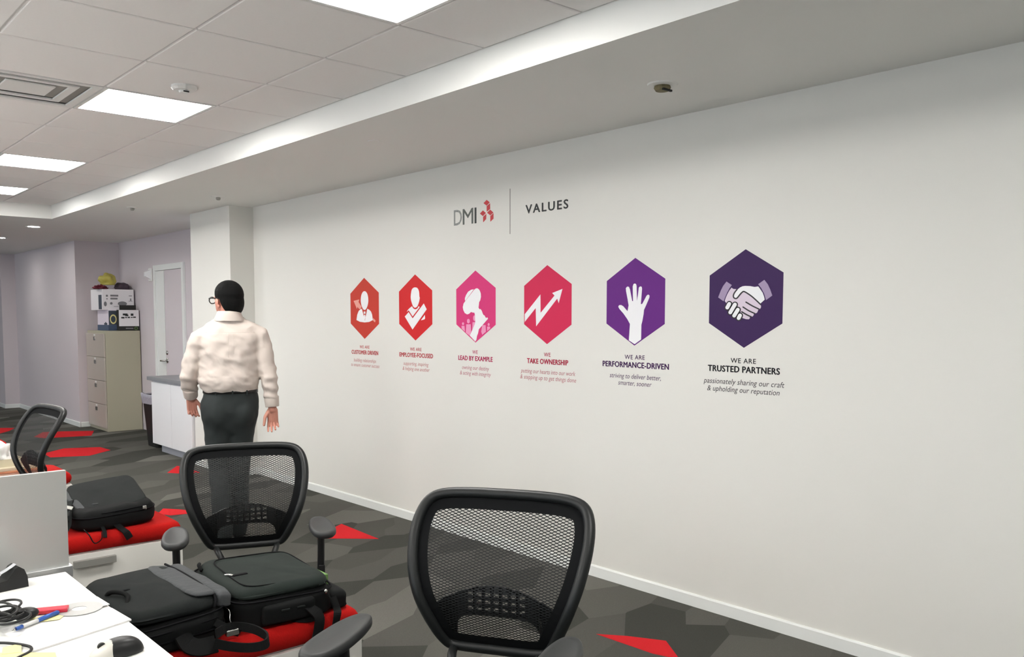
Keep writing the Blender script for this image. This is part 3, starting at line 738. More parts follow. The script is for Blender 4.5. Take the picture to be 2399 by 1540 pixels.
def chair_meshes():
    D = {}
    # frame tube: elliptical section
    bm = bmesh.new(); tube(bm, [surf(u, h) for u, h in inset(OUT, .014)], .0165, 10, True, flat=.95); D['back_frame'] = (bm, M['frame'])
    a, b = inset(OUT, .022), inset(OUT, .058)
    bm = bmesh.new(); n = len(a); rows = []
    for k in range(4):
        rows.append([bm.verts.new(surf(a[i][0]+(b[i][0]-a[i][0])*k/3, a[i][1]+(b[i][1]-a[i][1])*k/3, .002)) for i in range(n)])
    for r0, r1 in zip(rows[:-1], rows[1:]):
        for i in range(n): bm.faces.new((r0[i], r0[(i+1) % n], r1[(i+1) % n], r1[i]))
    D['border_band'] = (bm, M['border'])
    # woven mesh: wavy strands touching their neighbours
    inn = inset(OUT, .05); bm = bmesh.new(); p, lam, am, th = .0041, .0200, .00170, .00128; i = 0; h = .05
    while h < .425:
        hw = half_width(inn, h)
        if hw:
            x = hw[0]; prev = None; sg = 1 if i % 2 else -1
            while x <= hw[1]:
                z = h+sg*am*cos(2*pi*x/lam)
                c = (bm.verts.new(surf(x, z-th, .003)), bm.verts.new(surf(x, z+th, .003)))
                if prev: bm.faces.new((prev[0], c[0], c[1], prev[1]))
                prev = c; x += lam/8
        h += p; i += 1
    D['mesh_panel'] = (bm, M['mesh'])
    # lumbar support behind the mesh, with small vent holes
    def top(x): return .205-1.9*x*x
    def bot(x): return .018+.094*max(0, 1-(abs(x)/.128)**5)**.25 if abs(x) < .128 else .022+1.5*max(0, abs(x)-.142)
    xs = sorted({round(-.205+.41*k/82, 4) for k in range(83)})
    holes = [(-.085+k*.026, -.085+k*.026+.016) for k in range(7)]
    xs = sorted(set(xs+[round(q, 4) for hh in holes for q in hh]))
    bm = bmesh.new()
    for xa, xb in zip(xs[:-1], xs[1:]):
        xm = (xa+xb)/2; segs = [(0, 1)]
        if any(l-1e-6 <= xm <= r+1e-6 for l, r in holes):
            L = top(xm)-bot(xm); ys = []
            for j in range(3):
                lo = (.128+j*.022-bot(xm))/L; ys.append((lo, lo+.011/L))
            segs = []; c = 0
            for l, r in ys:
                if l > c: segs.append((c, min(l, 1)))
                c = max(c, r)
            if c < 1: segs.append((c, 1))
        if top(xm)-bot(xm) < .004: continue
        for l, r in segs:
            if r-l < .01: continue
            q = []
            for xx, tt in ((xa, l), (xb, l), (xb, r), (xa, r)):
                xq = min(max(xx, xm-.5), xm+.5); hh = bot(xm if abs(abs(xm)-.128) < .004 else xq)+(top(xq)-bot(xm if abs(abs(xm)-.128) < .004 else xq))*tt
                q.append(surf(xq, hh, .026))
            bm.faces.new([bm.verts.new(v) for v in q])
    bmesh.ops.remove_doubles(bm, verts=bm.verts, dist=.0004)
    bmesh.ops.solidify(bm, geom=list(bm.faces), thickness=.005)
    D['lumbar_support'] = (bm, M['black'])
    # seat
    bm = bmesh.new(); rings = []
    for k in range(9):
        a_ = -pi/2+pi*k/8; ins = .03*(1-cos(a_)); rings.append(superring(0, 0, .475+.035*sin(a_), .245-ins, .235-ins, 4, 48))
    loft(bm, rings); D['seat'] = (bm, M['fab'])
    bm = bmesh.new(); box(bm, -.15, .15, -.13, .16, .40, .435, .01); D['tilt_mechanism'] = (bm, M['black'])
    for s in (-1, 1):
        bm = bmesh.new()
        tube(bm, catmull([surf(s*.135, .004, .004), Vector((s*.115, .30, .535)), Vector((s*.085, .27, .47)), Vector((s*.07, .16, .425)), Vector((s*.07, .05, .418))], 4), .013, 8)
        D['back_bar%+d' % s] = (bm, M['frame'])
        bm = bmesh.new()
        tube(bm, catmull([Vector((s*.12, -.01, .425)), Vector((s*.22, -.01, .42)), Vector((s*0.256, -.01, .44)), Vector((s*0.268, -.01, .50)), Vector((s*0.270, -.03, .682))], 5), .019, 10, flat=.75)
        D['arm_post%+d' % s] = (bm, M['black'])
        bm = bmesh.new(); rings = []
        for fx, fy, z in ((.02, .02, .682), (.55, .8, .683), (.88, .95, .687), (1, 1, .694), (1, 1, .703), (.965, .985, .709), (.87, .945, .7125), (.70, .82, .7105), (.45, .58, .7075), (.2, .28, .706), (.02, .02, .7055)):
            rg = []
            for q in range(40):
                a_ = 2*pi*q/40; c_, s_ = cos(a_), sin(a_)
                yy = math.copysign(abs(s_)**.85, s_); xx = math.copysign(abs(c_)**.8, c_)
                rg.append(Vector((s*.270+xx*.048*(1-.12*yy)*fx, -.048+yy*.148*fy, z)))
            rings.append(rg)
        loft(bm, rings); bmesh.ops.recalc_face_normals(bm, faces=bm.faces); D['arm_pad%+d' % s] = (bm, M['pad'])
        bm = bmesh.new(); box(bm, s*0.270-.012, s*0.270+.012, -.045, -.034, .50, .545, .003); D['arm_button%+d' % s] = (bm, M['black'])
    bm = bmesh.new(); lathe(bm, [(.026, .12), (.026, .27), (.016, .275), (.016, .405)], 14); D['gas_column'] = (bm, M['black'])
    for k in range(5):
        a_ = 2*pi*k/5-.553; d = Vector((cos(a_), sin(a_), 0)); n = Vector((-sin(a_), cos(a_), 0)); bm = bmesh.new()
        loft(bm, [[d*r+n*s_*w_+Vector((0, 0, z+dz)) for s_, dz in ((-1, -hh), (1, -hh), (.7, hh), (-.7, hh))] for r, w_, hh, z in ((.02, .03, .025, .13), (.16, .022, .016, .11), (.30, .016, .012, .085))])
        bmesh.ops.recalc_face_normals(bm, faces=bm.faces); D['base_leg_%d' % k] = (bm, M['black'])
        bm = bmesh.new(); ax = d*.295
        for s_ in (-1, 1):
            mt_ = Matrix.Translation(ax+n*s_*.014+Vector((0, 0, .03))) @ Matrix.Rotation(a_, 4, 'Z') @ Matrix.Rotation(pi/2, 4, 'X')
            lathe(bm, [(.0, -.009), (.027, -.009), (.03, -.005), (.03, .005), (.027, .009), (0, .009)], 16, mtx=mt_)
        tube(bm, [ax+Vector((0, 0, .03)), ax+Vector((0, 0, .09))], .007, 6)
        bmesh.ops.recalc_face_normals(bm, faces=bm.faces); D['caster_%d' % k] = (bm, M['black'])
    return D
CH = {}
for k, (bm, mt_) in chair_meshes().items():
    nm_ = k.rstrip('+-0123456789').rstrip('_'); me = bpy.data.meshes.new(nm_); bmesh.ops.recalc_face_normals(bm, faces=bm.faces) if k in ('seat', 'back_frame') else None
    bm.normal_update(); bm.to_mesh(me); bm.free(); me.materials.append(mt_)
    if k.split('+')[0].split('-')[0] in ('back_frame', 'seat', 'back_bar', 'arm_post', 'arm_pad', 'gas_column'): me.polygons.foreach_set('use_smooth', [True]*len(me.polygons))
    CH[k] = (nm_, me)
LOWER = ('gas_column', 'base_leg', 'caster')
def chair(label, x, y, facing, lift=0.0, arms=True):
    rz = atan2(facing[0], -facing[1])
    t = thing('office_chair', label, 'chair', (x, y, 0), rz, 'black mesh-back office chairs')
    for k, (nm_, me) in CH.items():
        if not arms and nm_.startswith('arm_'): continue
        o = obj(nm_, me, None, t)
        if nm_ not in LOWER: o.location.z = lift
        if nm_ == 'gas_column' and lift: o.scale.z = (.405+lift)/.405
    return t
chair('black mesh office chair nearest the camera, its back cut by the bottom edge', 1.215, 1.585, (sin(-1.025), -cos(-1.025)), .035)
chair('black mesh office chair facing the camera in front of the walking man', 1.448, 3.176, (sin(-.389), -cos(-.389)), -.028)
chair('black mesh office chair seen from the side above the frosted panel', 0.845, 5.34, (sin(-1.471), -cos(-1.471)), .025, False)

# ================================================================== COUNTER CABINET, BIN, FILE CABINET, BOXES
t = thing('low_cabinet', 'white low cabinet with grey worktop behind the man', 'cabinet', (3.68, 9.31, 0))
boxo('body', -.275, .285, -.57, .58, .095, .80, M['cab'], t)
boxo('toe_kick', -.225, .28, -.57, .50, 0, .10, M['toe'], t)
for a, b in ((-.57, -.003), (.003, .58)):
    d = boxo('door', -.295, -.276, a, b, .097, .785, M['cab'], t, bev=.0015)
t = thing('worktop', 'grey countertop slab resting on the white low cabinet', 'countertop', (3.68, 9.31, .80))
boxo('slab', -.315, .285, -.575, .665, .001, .042, M['counter'], t, bev=.003)

t = thing('waste_bin', 'black tapered waste bin with grey liner beside the low cabinet', 'waste bin', (3.63, 10.26, 0))
def ringbox(hx, hy, z, e=8, n=40): return superring(0, 0, z, hx, hy, e, n)
bm = bmesh.new(); loft(bm, [ringbox(.13, .16, 0), ringbox(.15, .185, .30), ringbox(.172, .205, .60), ringbox(.160, .193, .60), ringbox(.12, .15, .03)]); bmesh.ops.recalc_face_normals(bm, faces=bm.faces)
obj('bin_body', bm, M['black'], t, smooth=False)
bm = bmesh.new(); rr = random.Random(3); rings = []
for hx, hy, z in ((.15, .185, .56), (.178, .212, .615), (.186, .22, .612), (.183, .217, .57), (.176, .208, .50)):
    rg = ringbox(hx, hy, z)
    rings.append([Vector((p.x*(1+.012*rr.uniform(-1, 1)), p.y*(1+.012*rr.uniform(-1, 1)), p.z+(.018*noise.noise(Vector((p.x*25, p.y*25, z))) if z > .57 or z < .52 else 0))) for p in rg])
loft(bm, rings, cap=False); obj('liner', bm, M['binliner'], t, smooth=True)

t = thing('filing_cabinet', 'beige four-drawer lateral filing cabinet in the alcove corner', 'filing cabinet', (3.735, 12.33, 0))
boxo('body', -.215, .225, -.39, .39, 0, 1.325, M['putty'], t, bev=.004)
for i in range(4):
    z0 = .045+i*.312
    d = boxo('drawer_front', -.236, -.217, -.382, .382, z0, z0+.307, M['putty_d'], t, bev=.003)
    bm = bmesh.new(); box(bm, -.243, -.236, -.04, .04, z0+.215, z0+.265, .002); box(bm, -.246, -.243, -.03, .03, z0+.24, z0+.258)
    obj('handle', bm, M['chrome'], d)
    boxo('label_holder', -.239, -.236, -.03, .03, z0+.275, z0+.297, M['white'], d)

def carton(name, label, x0, x1, y0, y1, z0, z1, material, cat='box'):
    t = thing(name, label, cat, ((x0+x1)/2, (y0+y1)/2, z0)); hx, hy = (x1-x0)/2, (y1-y0)/2
    boxo('carton', -hx, hx, -hy, hy, 0, z1-z0, material, t, bev=.003)
    return t, hx, hy, z1-z0
zt = 1.327
t, hx, hy, h = carton('cardboard_box', 'white carton with navy base band under the printed box', 3.60, 3.84, 12.06, 12.52, zt, 1.597, M['cardlil'])
boxo('band', -hx-.002, hx+.002, -hy-.002, hy+.002, .0, .075, M['navy'], t)
boxo('side_label', -hx+.005, hx, -hy-.003, -hy, .076, .262, M['navy2'], t)
bm = bmesh.new(); lathe(bm, [(.030, 0), (.042, 0), (.042, .003), (.030, .003), (.030, 0)], 20, cap=False, mtx=Matrix.Translation((-.06, -hy-.003, .15)) @ Matrix.Diagonal((1, 1, 1.5, 1)) @ Matrix.Rotation(pi/2, 4, 'X')); obj('ring_mark', bm, M['postit'], t)
bm = bmesh.new(); box(bm, -hx-.003, -hx, -hy+.05, -hy+.17, .076, .10); box(bm, -hx-.003, -hx, -hy+.09, -hy+.13, .10, .112); obj('print_mark', bm, M['navy2'], t)
t, hx, hy, h = carton('cardboard_box', 'black and white carton with open flap on the right of the filing cabinet', 3.70, 3.955, 11.95, 12.05, zt, 1.60, M['dark'])
boxo('white_face', -hx-.001, hx-.003, -hy-.003, -hy, .058, h-.002, M['card'], t)
bm = bmesh.new()
for q in ((-.08, -.02, .20, .225), (-.05, -.01, .19, .21), (.02, .055, .195, .225), (-.10, -.06, .16, .18), (-.05, -.03, .165, .18), (-.02, .01, .165, .182), (.02, .045, .168, .18), (.05, .085, .168, .184)): box(bm, q[0], q[1], -hy-.005, -hy-.003, q[2], q[3])
obj('print', bm, M['ink'], t)
bm = bmesh.new(); lathe(bm, [(.014, 0), (.021, 0), (.021, .003), (.014, .003), (.014, 0)], 18, cap=False, mtx=Matrix.Translation((.085, -hy, .03)) @ Matrix.Rotation(pi/2, 4, 'X')); obj('green_ring', bm, M['green'], t)
boxo('strip_text', -.045, .05, -hy-.002, -hy, .022, .036, M['printgrey'], t)
boxo('flap', -hx+.015, hx-.03, -.03, -.024, h-.01, h+.062, M['dark'], t, bev=.002)
t, hx, hy, h = carton('cardboard_box', 'large white printed carton on top of the navy-banded box', 3.545, 3.945, 12.10, 12.60, 1.598, 1.872, M['card'])
bm = bmesh.new()
for q in ((-.155, -.13, .175, .20), (-.10, .0, .178, .202), (-.10, -.01, .14, .162), (-.15, -.135, .14, .155), (.135, .175, .185, .195), (.15, .165, .125, .155), (.13, .178, .118, .124), (-.06, .0, .045, .05)): box(bm, q[0], q[1], -hy-.002, -hy, q[2], q[3])
obj('print', bm, M['printgrey'], t)
for cx, rx, rz_, cz in ((.05, .058, .03, .085), (-.165, .018, .032, .08), (-.09, .016, .016, .088)):
    bm = bmesh.new(); lathe(bm, [(0, 0), (1, 0), (1, .002), (0, .002)], 24, mtx=Matrix.Translation((cx, -hy, cz)) @ Matrix.Diagonal((rx, 1, rz_, 1)) @ Matrix.Rotation(pi/2, 4, 'X')); obj('oval_print', bm, M['printgrey'], t)
boxo('side_slot', -hx-.002, -hx, -hy+.03, -hy+.16, .01, .20, M['navy2'], t)
def lump(name, label, cat, c, rx, ry, rz, material, amp=.25, f=9, seed=0):
    bm = bmesh.new(); r = bmesh.ops.create_icosphere(bm, subdivisions=4, radius=1)
    for v in bm.verts:
        k = 1+amp*noise.noise(v.co*f/4+Vector((seed, 0, 0)))+amp*.5*noise.noise(v.co*f/2+Vector((0, seed, 0)))
        p = v.co*k; v.co = Vector((p.x*rx, p.y*ry, max(p.z, -.55)*rz+.55*rz))
    o = obj(name, bm, material, None, smooth=True, loc=c); return tag(o, label, cat)
lump('plastic_bag', 'crumpled yellow plastic bag on top of the large carton', 'plastic bag', (3.65, 12.24, 1.931), .100, .10, .098, M['yellow'], .34, 5, 31)
lump('dark_jacket', 'dark plum folded clothing spilling over the large carton', 'clothing', (3.855, 12.30, 1.874), .088, .13, .062, M['purplecloth'], .2, 7, 5)
lump('maroon_scarf', 'maroon cloth hanging over the left corner of the large carton', 'clothing', (3.56, 12.22, 1.874), .075, .10, .035, M['maroon'], .5, 9, 8)

# ================================================================== PERSON
PX, PY = 2.385, 5.46
person = thing('person', 'person walking away in cream shirt, dark trousers and black glasses', 'person', (PX, PY, 0), atan2(-.38, .925))
K = .95/355
def q_(px, y=0.0, py=658): return Vector(((px-543)*K, y, 1.742-(py-658)/355))
HEADC = Vector((-.012, .012, 1.620)); HA = radians(38)
HM = Matrix.Translation(HEADC) @ Matrix.Rotation(HA, 4, 'Z')   # head frame: +Y face, -X his left
def hand(bm, wrist, down, palm, thumb, curl, s=1.0):
    down, palm, thumb = Vector(down).normalized(), Vector(palm), Vector(thumb)
    palm = (palm-down*palm.dot(down)).normalized(); thumb = (thumb-down*thumb.dot(down)-palm*thumb.dot(palm)).normalized()
    w = Vector(wrist)
    capsule(bm, w-down*.05*s, w+down*.01*s, .027*s, .027*s)
    for k in (-1.1, -.4, .35, 1.05):
        capsule(bm, w+down*.015*s+thumb*k*.017*s, w+down*.085*s+thumb*k*.021*s, .0155*s, .0125*s)
    for i, (k, L) in enumerate(((1.08, .068), (.38, .076), (-.36, .070), (-1.1, .054))):
        p = w+down*.084*s+thumb*k*.0235*s; d = (down+thumb*k*.13).normalized(); a = curl*(1+.22*i)
        for j, f in enumerate((.45, .32, .26)):
            d2 = (d*cos(a*(j*.8+.35))+palm*sin(a*(j*.8+.35))).normalized(); p2 = p+d2*L*f*s*1.12
            capsule(bm, p, p2, (.0088-.0006*j)*s, (.0083-.0008*j)*s, 10); p = p2
    p = w+down*.025*s+thumb*.026*s; d = (down*.75+thumb*.55+palm*.35).normalized()
    p2 = p+d*.042*s; capsule(bm, p, p2, .0145*s, .0115*s, 10)
    d = (down*.92+thumb*.18+palm*.3).normalized(); p3 = p2+d*.032*s; capsule(bm, p2, p3, .0112*s, .0098*s, 10)
    capsule(bm, p3, p3+d*.022*s, .0098*s, .0085*s, 10)
SHL, ELL, WRL = Vector((-.195, .0, 1.352)), Vector((-.268, .00, 1.125)), Vector((-.255, .10, .975))
SHR, ELR, WRR = Vector((.178, .0, 1.368)), Vector((.236, -.055, 1.10)), Vector((.250, -.06, .905))
bm = bmesh.new()
ellipsoid(bm, (0, 0, .015), .072, .090, .100, HM)                       # skull
ellipsoid(bm, (0, .030, -.045), .058, .065, .075, HM)                   # face / jaw
ellipsoid(bm, (0, .062, -.088), .028, .028, .022, HM)                   # chin
ellipsoid(bm, (0, .100, -.028), .012, .020, .020, HM)                   # nose
ellipsoid(bm, (0, .093, -.010), .009, .014, .028, HM)
ellipsoid(bm, (0, .088, -.062), .022, .012, .008, HM)                   # mouth
for s in (-1, 1):
    ellipsoid(bm, (s*.030, .082, .008), .016, .014, .012, HM)           # brow / eye socket
    ellipsoid(bm, (s*.079, -.004, -.022), .009, .020, .033, HM @ Matrix.Rotation(s*.25, 4, 'Z'))  # ears
    ellipsoid(bm, (s*.077, .002, -.05), .008, .011, .013, HM)
capsule(bm, (-.008, .0, 1.475), (-.010, .0, 1.57), .055, .055)
loft(bm, [superring(-.012, .01, z, rx, ry, 2.4) for z, rx, ry in ((.93, .15, .10), (1.05, .155, .105), (1.2, .165, .108), (1.33, .175, .105), (1.40, .16, .09), (1.46, .10, .07), (1.50, .05, .05))])
for a, b, c in ((SHL, ELL, WRL), (SHR, ELR, WRR)):
    capsule(bm, a, b, .045, .038); capsule(bm, b, c, .038, .026)
LEGS = (((-.088, .0, .88), (-.082, .03, .50), (-.075, -.10, .10)), ((.050, .0, .88), (.030, .05, .50), (.025, .12, .09)))
for h_, k_, a_ in LEGS:
    capsule(bm, h_, k_, .075, .052); capsule(bm, k_, a_, .052, .036)
hand(bm, WRR, (.02, .06, -1), (0, -1, .05), (-1, 0, 0), .5)
hand(bm, WRL, (.06, .10, -1), (.25, -1, 0), (1, .2, 0), .85, .95)
body = obj('body', remesh(bm, .0034, 2), M['skin'], person, smooth=True)
# glasses
GX_ = [HM @ Vector(p) for p in ((-.082, -.01, .004), (-.080, .06, .006), (-.072, .098, .004), (-.060, .108, .004))]
g = thing('glasses', None, None); g.parent = person; 
tubeo('temple', GX_, .0042, M['leather'], g, 6)
tubeo('temple', [HM @ Vector((-p[0], p[1], p[2])) for p in ((-.082, -.01, .004), (-.080, .06, .006), (-.072, .098, .004), (-.060, .108, .004))], .0035, M['leather'], g, 6)
for s in (-1, 1):
    tubeo('lens_rim', [HM @ Vector((s*.038+.030*cos(2*pi*k/20)*1.05, .112-.012*abs(cos(2*pi*k/20))*(1 if s*cos(2*pi*k/20) > 0 else 0), -.008+.021*sin(2*pi*k/20))) for k in range(20)], .0036, M['leather'], g, 6, True)
tubeo('bridge', [HM @ Vector((-.010, .112, .0)), HM @ Vector((.010, .112, .0))], .003, M['leather'], g, 6)
# hair cap
bm = bmesh.new()
ellipsoid(bm, (0, -.010, .028), .086, .098, .092, HM)
ellipsoid(bm, (0, -.028, -.02), .082, .078, .10, HM)
capsule(bm, HM @ Vector((0, -.030, -.05)), HM @ Vector((.0, -.035, -.095)), .058, .050)
me = remesh(bm, .0045, 5)
bm = bmesh.new(); bm.from_mesh(me); inv_ = HM.inverted()
kill = []
for v in bm.verts:
    p = inv_ @ v.co
    lim = .075 if p.y > .045 else (.0+.075*max(0, (p.y-.02)/.025)**2 if p.y > .02 else -9)
    if p.z < lim or (p.z < .004 and p.y > -.014+.45*p.z) or p.z < -.118: kill.append(v)
bmesh.ops.delete(bm, geom=kill, context='VERTS')
for _ in range(10):
    bv_ = [v for v in bm.verts if v.is_boundary]; nw = [(v.co+sum((e.other_vert(v).co for e in v.link_edges if e.is_boundary), Vector())/2)/2 for v in bv_]
    for v, c in zip(bv_, nw): v.co = c
bmesh.ops.solidify(bm, geom=list(bm.faces), thickness=-.004)
obj('hair', bm, M['hair'], person, smooth=True)
# shirt
bm = bmesh.new()
loft(bm, [superring(cx, cy, z, rx, ry, e, 48) for z, cx, rx, cy, ry, e in (
    (1.005, -.008, .158, .0, .118, 2.3), (1.035, -.012, .176, -.004, .130, 2.3), (1.065, -.016, .188, -.008, .140, 2.3), (1.11, -.016, .190, -.006, .140, 2.3), (1.18, -.012, .188, .0, .134, 2.3), (1.26, -.008, .192, .0, .132, 2.3),
    (1.34, -.006, .198, .002, .126, 2.4), (1.39, -.006, .192, .004, .115, 2.4), (1.43, -.006, .165, .006, .100, 2.3), (1.465, -.006, .125, .008, .086, 2.1), (1.495, -.006, .088, .006, .078, 2.0), (1.525, -.008, .070, .002, .068, 2.0), (1.535, -.008, .060, .0, .060, 2.0))])
for sh, el, wr, s in ((SHL, ELL, WRL, 1), (SHR, ELR, WRR, 1)):
    capsule(bm, sh, el, .066, .055); capsule(bm, Vector((sh.x*.3, .004, 1.447)), sh+Vector((0, 0, .004)), .058, .064); capsule(bm, el, el+(wr-el)*.55, .056, .048); capsule(bm, el+(wr-el)*.5, wr-(wr-el).normalized()*.062, .049, .042)
me = remesh(bm, .007, 8)
def fold(c, n):
    if c.z > 1.5: return 0
    side = abs(c.x)/.2
    a = .0075*noise.noise(Vector((c.x*9+c.z*9, c.y*6, c.z*16-c.x*10)))+.0042*noise.noise(Vector((c.x*20+c.z*12, c.y*18, c.z*26)))+.0035*(1-abs(noise.noise(Vector((c.x*6-c.z*5, c.y*5, c.z*12+c.x*4))))*3)*(1 if abs(c.x) < .2 else .4)
    if c.z < 1.12 and abs(c.x) < .2: a += .006*noise.noise(Vector((c.x*12+3, c.y*12, c.z*26)))
    if abs(c.x) > .2: a += .0045*sin(c.z*95+14*c.x+3*noise.noise(c*9))*max(0, min(1, (1.22-c.z)*6))
    a += .004*noise.noise(Vector((c.x*22, 1.7, c.z*3.5)))*(1 if 1.1 < c.z < 1.4 else 0)
    return a
displace(me, fold)
shirt = obj('shirt', me, M['shirt'], person, smooth=True)
bm = bmesh.new()
loft(bm, [superring(-.009, cy, z, rx, ry, 2.1, 40) for z, rx, ry, cy in ((1.478, .098, .092, .0), (1.492, .093, .089, -.002), (1.515, .082, .080, -.005), (1.538, .073, .073, -.008), (1.542, .070, .070, -.008), (1.538, .066, .066, -.008), (1.49, .066, .066, -.004))], cap=False)
obj('collar', bm, M['shirt'], shirt, smooth=True)
for wr, el in ((WRR, ELR), (WRL, ELL)):
    d = (wr-el).normalized(); bm = bmesh.new(); N_ = d.cross(Vector((0, 1, 0))).normalized(); B2_ = N_.cross(d); loft(bm, [[wr+d*o_+N_*(r_*cos(2*pi*k/24))+B2_*(r_*sin(2*pi*k/24)) for k in range(24)] for o_, r_ in ((-.078, .040), (-.076, .047), (-.07, .048), (-.012, .0445), (-.008, .043), (-.010, .036))]); bmesh.ops.recalc_face_normals(bm, faces=bm.faces); obj('cuff', bm, M['shirt'], shirt, smooth=True)
# yoke seam across the upper back
from mathutils.bvhtree import BVHTree
_bv = BVHTree.FromPolygons([v.co for v in me.vertices], [tuple(f.vertices) for f in me.polygons])
def on_back(x, z):
    h_ = _bv.ray_cast(Vector((x, -.6, z)), Vector((0, 1, 0))); return h_[0]
for nm_, pts in (('yoke_seam', [(-.155+.30*k/30, 1.405-.012*abs(-.155+.30*k/30)) for k in range(31)]), ('back_pleat', [(-.018, 1.40-.012*k) for k in range(14)]), ('back_pleat', [(.014, 1.40-.012*k) for k in range(12)])):
    q = [on_back(*p) for p in pts]; q = [v+Vector((0, .0008, 0)) for v in q if v is not None]
    tubeo(nm_, q, .0016, M['shirt'], shirt, 6)
# trousers
bm = bmesh.new()
loft(bm, [superring(cx, cy, z, rx, ry, e, 48) for z, cx, rx, cy, ry, e in (
    (1.035, -.009, .164, 0, .118, 2.3), (1.0, -.010, .170, -.002, .122, 2.3), (.95, -.014, .180, -.006, .124, 2.3), (.89, -.016, .184, -.006, .124, 2.4), (.84, -.016, .178, -.004, .116, 2.5), (.79, -.014, .160, -.002, .10, 2.5), (.74, -.014, .13, .0, .075, 2.4))])
for s_ in (-1, 1): ellipsoid(bm, (-.014+s_*.072, -.055, .885), .088, .080, .115)
for h_, k_, a_ in LEGS:
    h_, k_, a_ = Vector(h_), Vector(k_), Vector(a_)
    capsule(bm, h_-Vector((0, 0, .03)), k_, .104, .076); capsule(bm, k_, a_-Vector((0, 0, .02)), .076, .062)
me = remesh(bm, .008, 26); displace(me, lambda c, n: .005*noise.noise(Vector((c.x*8+c.z*6, c.y*8, c.z*9)))+.003*noise.noise(c*22))
tr = obj('trousers', me, M['trouser'], person, smooth=True)
bm = bmesh.new(); loft(bm, [superring(-.009, 0, z, .166+o_, .120+o_, 2.3, 48) for z, o_ in ((1.008, .004), (1.010, .0075), (1.034, .0065), (1.036, .003))], cap=False); obj('belt', bm, M['leather'], tr, smooth=True)
for x, w_ in ((-.10, .012), (.0, .012), (.09, .012)):
    y = -.122*(1-abs(x/.172)**2.3)**(1/2.3)-.004; boxo('belt_loop', x-.005, x+.005, y-.003, y+.004, .998, 1.03, M['trouser'], tr)
for (h_, k_, a_), tilt in zip(LEGS, (-.5, .15)):
    bm = bmesh.new(); f_ = Vector((a_[0], a_[1], 0)); z0 = .012+(.05 if tilt < 0 else 0)
    rings = []
    for yy, w_, hh in ((-.075, .026, .05), (-.06, .034, .07), (0, .036, .085), (.07, .042, .06), (.13, .044, .045), (.18, .034, .035), (.20, .015, .022)):
        lift_ = max(0, -yy+.06)*.5 if tilt < 0 else 0
        rings.append([Vector((f_.x+w_*cos(2*pi*k/14), f_.y+.03+yy, .004+hh/2+hh/2*sin(2*pi*k/14)+lift_)) for k in range(14)])
    loft(bm, rings); bmesh.ops.recalc_face_normals(bm, faces=bm.faces); obj('shoe', bm, M['leather'], person, smooth=True)

# ================================================================== BACKPACKS
ZC = .553
def soft(hx, hy, h, e=5, rnd_=.04, amp=.006, seed=0, slope=(0, 0), puff=.0, n=72):
    bm = bmesh.new(); rings = []
    for k in range(6):
        a = pi/2*k/5; ins = rnd_*.6*(1-sin(a)); rings.append((ins, rnd_*.6*(1-cos(a))))
    for k in range(1, 7):
        rings.append((0, rnd_*.6+(h-rnd_*1.6)*k/7))
    for k in range(7):
        a = pi/2*k/6; rings.append((rnd_*(1-cos(a)), h-rnd_+rnd_*sin(a)))
    for f in (.75, .5, .25, .06): rings.append((None, f))
    R = []
    for ins, z in rings:
        if ins is None: R.append(superring(0, 0, h+puff*(1-z*z), (hx-rnd_)*z, (hy-rnd_)*z, e, n))
        else: R.append(superring(0, 0, z, hx-ins, hy-ins, e, n))
    loft(bm, R); bmesh.ops.recalc_face_normals(bm, faces=bm.faces)
    for v in bm.verts:
        f = v.co.z/h
        v.co.z *= 1+slope[0]*v.co.x/hx+slope[1]*v.co.y/hy
    bm.normal_update(); sv = Vector((seed, seed*.7, 0))
    new = [v.co+v.normal*(amp*noise.noise(v.co*11+sv)+amp*.5*noise.noise(v.co*26+sv))*(1 if v.co.z > .01 else 0) for v in bm.verts]
    for v, c in zip(bm.verts, new): v.co = c
    return bm
def top_z(h, slope, hx, hy, x, y): return h*(1+slope[0]*x/hx+slope[1]*y/hy)
def strip(name, pts, wd, width, mt_, par, thick=.003, sub=5): return ribbon(name, pts, wd, width, thick, mt_, par, sub)
# --- bag A : black with grey end panel, beside the desk
A_ = thing('backpack', 'black backpack with grey end panel lying beside the desk edge', 'backpack', (.885, 2.635, ZC), radians(2), 'black backpacks lying on the red cushions')
sl = (.10, .10); hx, hy, h = .158, .215, .135
obj('main_compartment', soft(hx, hy, h*.72, 5, .035, .006, 1, sl), M['bag1'], A_, smooth=True)
b = obj('front_compartment', soft(hx-.012, hy-.012, h*.36, 5, .03, .005, 2, sl, .006), M['bag3'], A_, smooth=True); b.location = (-.006, 0, h*.66)
b = obj('grey_panel', soft(.040, hy-.026, .012, 5, .010, .003, 4, (0, .10)), M['baggrey'], A_, smooth=True); b.location = (.085, .0, h*.99); b.rotation_euler = (0, .10, 0)
b = obj('grey_panel', soft(.030, hy-.02, .05, 5, .02, .004, 5, (0, .08)), M['baggrey'], A_, smooth=True); b.location = (.140, .0, h*.66); b.rotation_euler = (0, .18, 0)
for zz, i_ in ((h*.70, .0), (h*.52, -.004), (h*.30, 0)):
    tubeo('zipper', [Vector((p.x, p.y, zz*(1+sl[0]*p.x/hx+sl[1]*p.y/hy))) for p in superring(0, 0, 0, hx+i_+.001, hy+i_+.001, 5, 60)], .0032, M['zip'], A_, 6, True)
tubeo('zipper', catmull([(.118, .19, h*1.06), (.122, .06, h*1.05), (.12, -.1, h*1.0), (.112, -.19, h*.92), (.10, -.212, h*.75)], 5), .004, M['zip'], A_, 6)
tubeo('carry_handle', catmull([(-.125, .02, h*.93), (-.118, .0, h*1.08), (-.10, -.03, h*1.10), (-.09, -.06, h*1.05), (-.105, -.09, h*.90)], 5), .007, M['strap'], A_, 8)
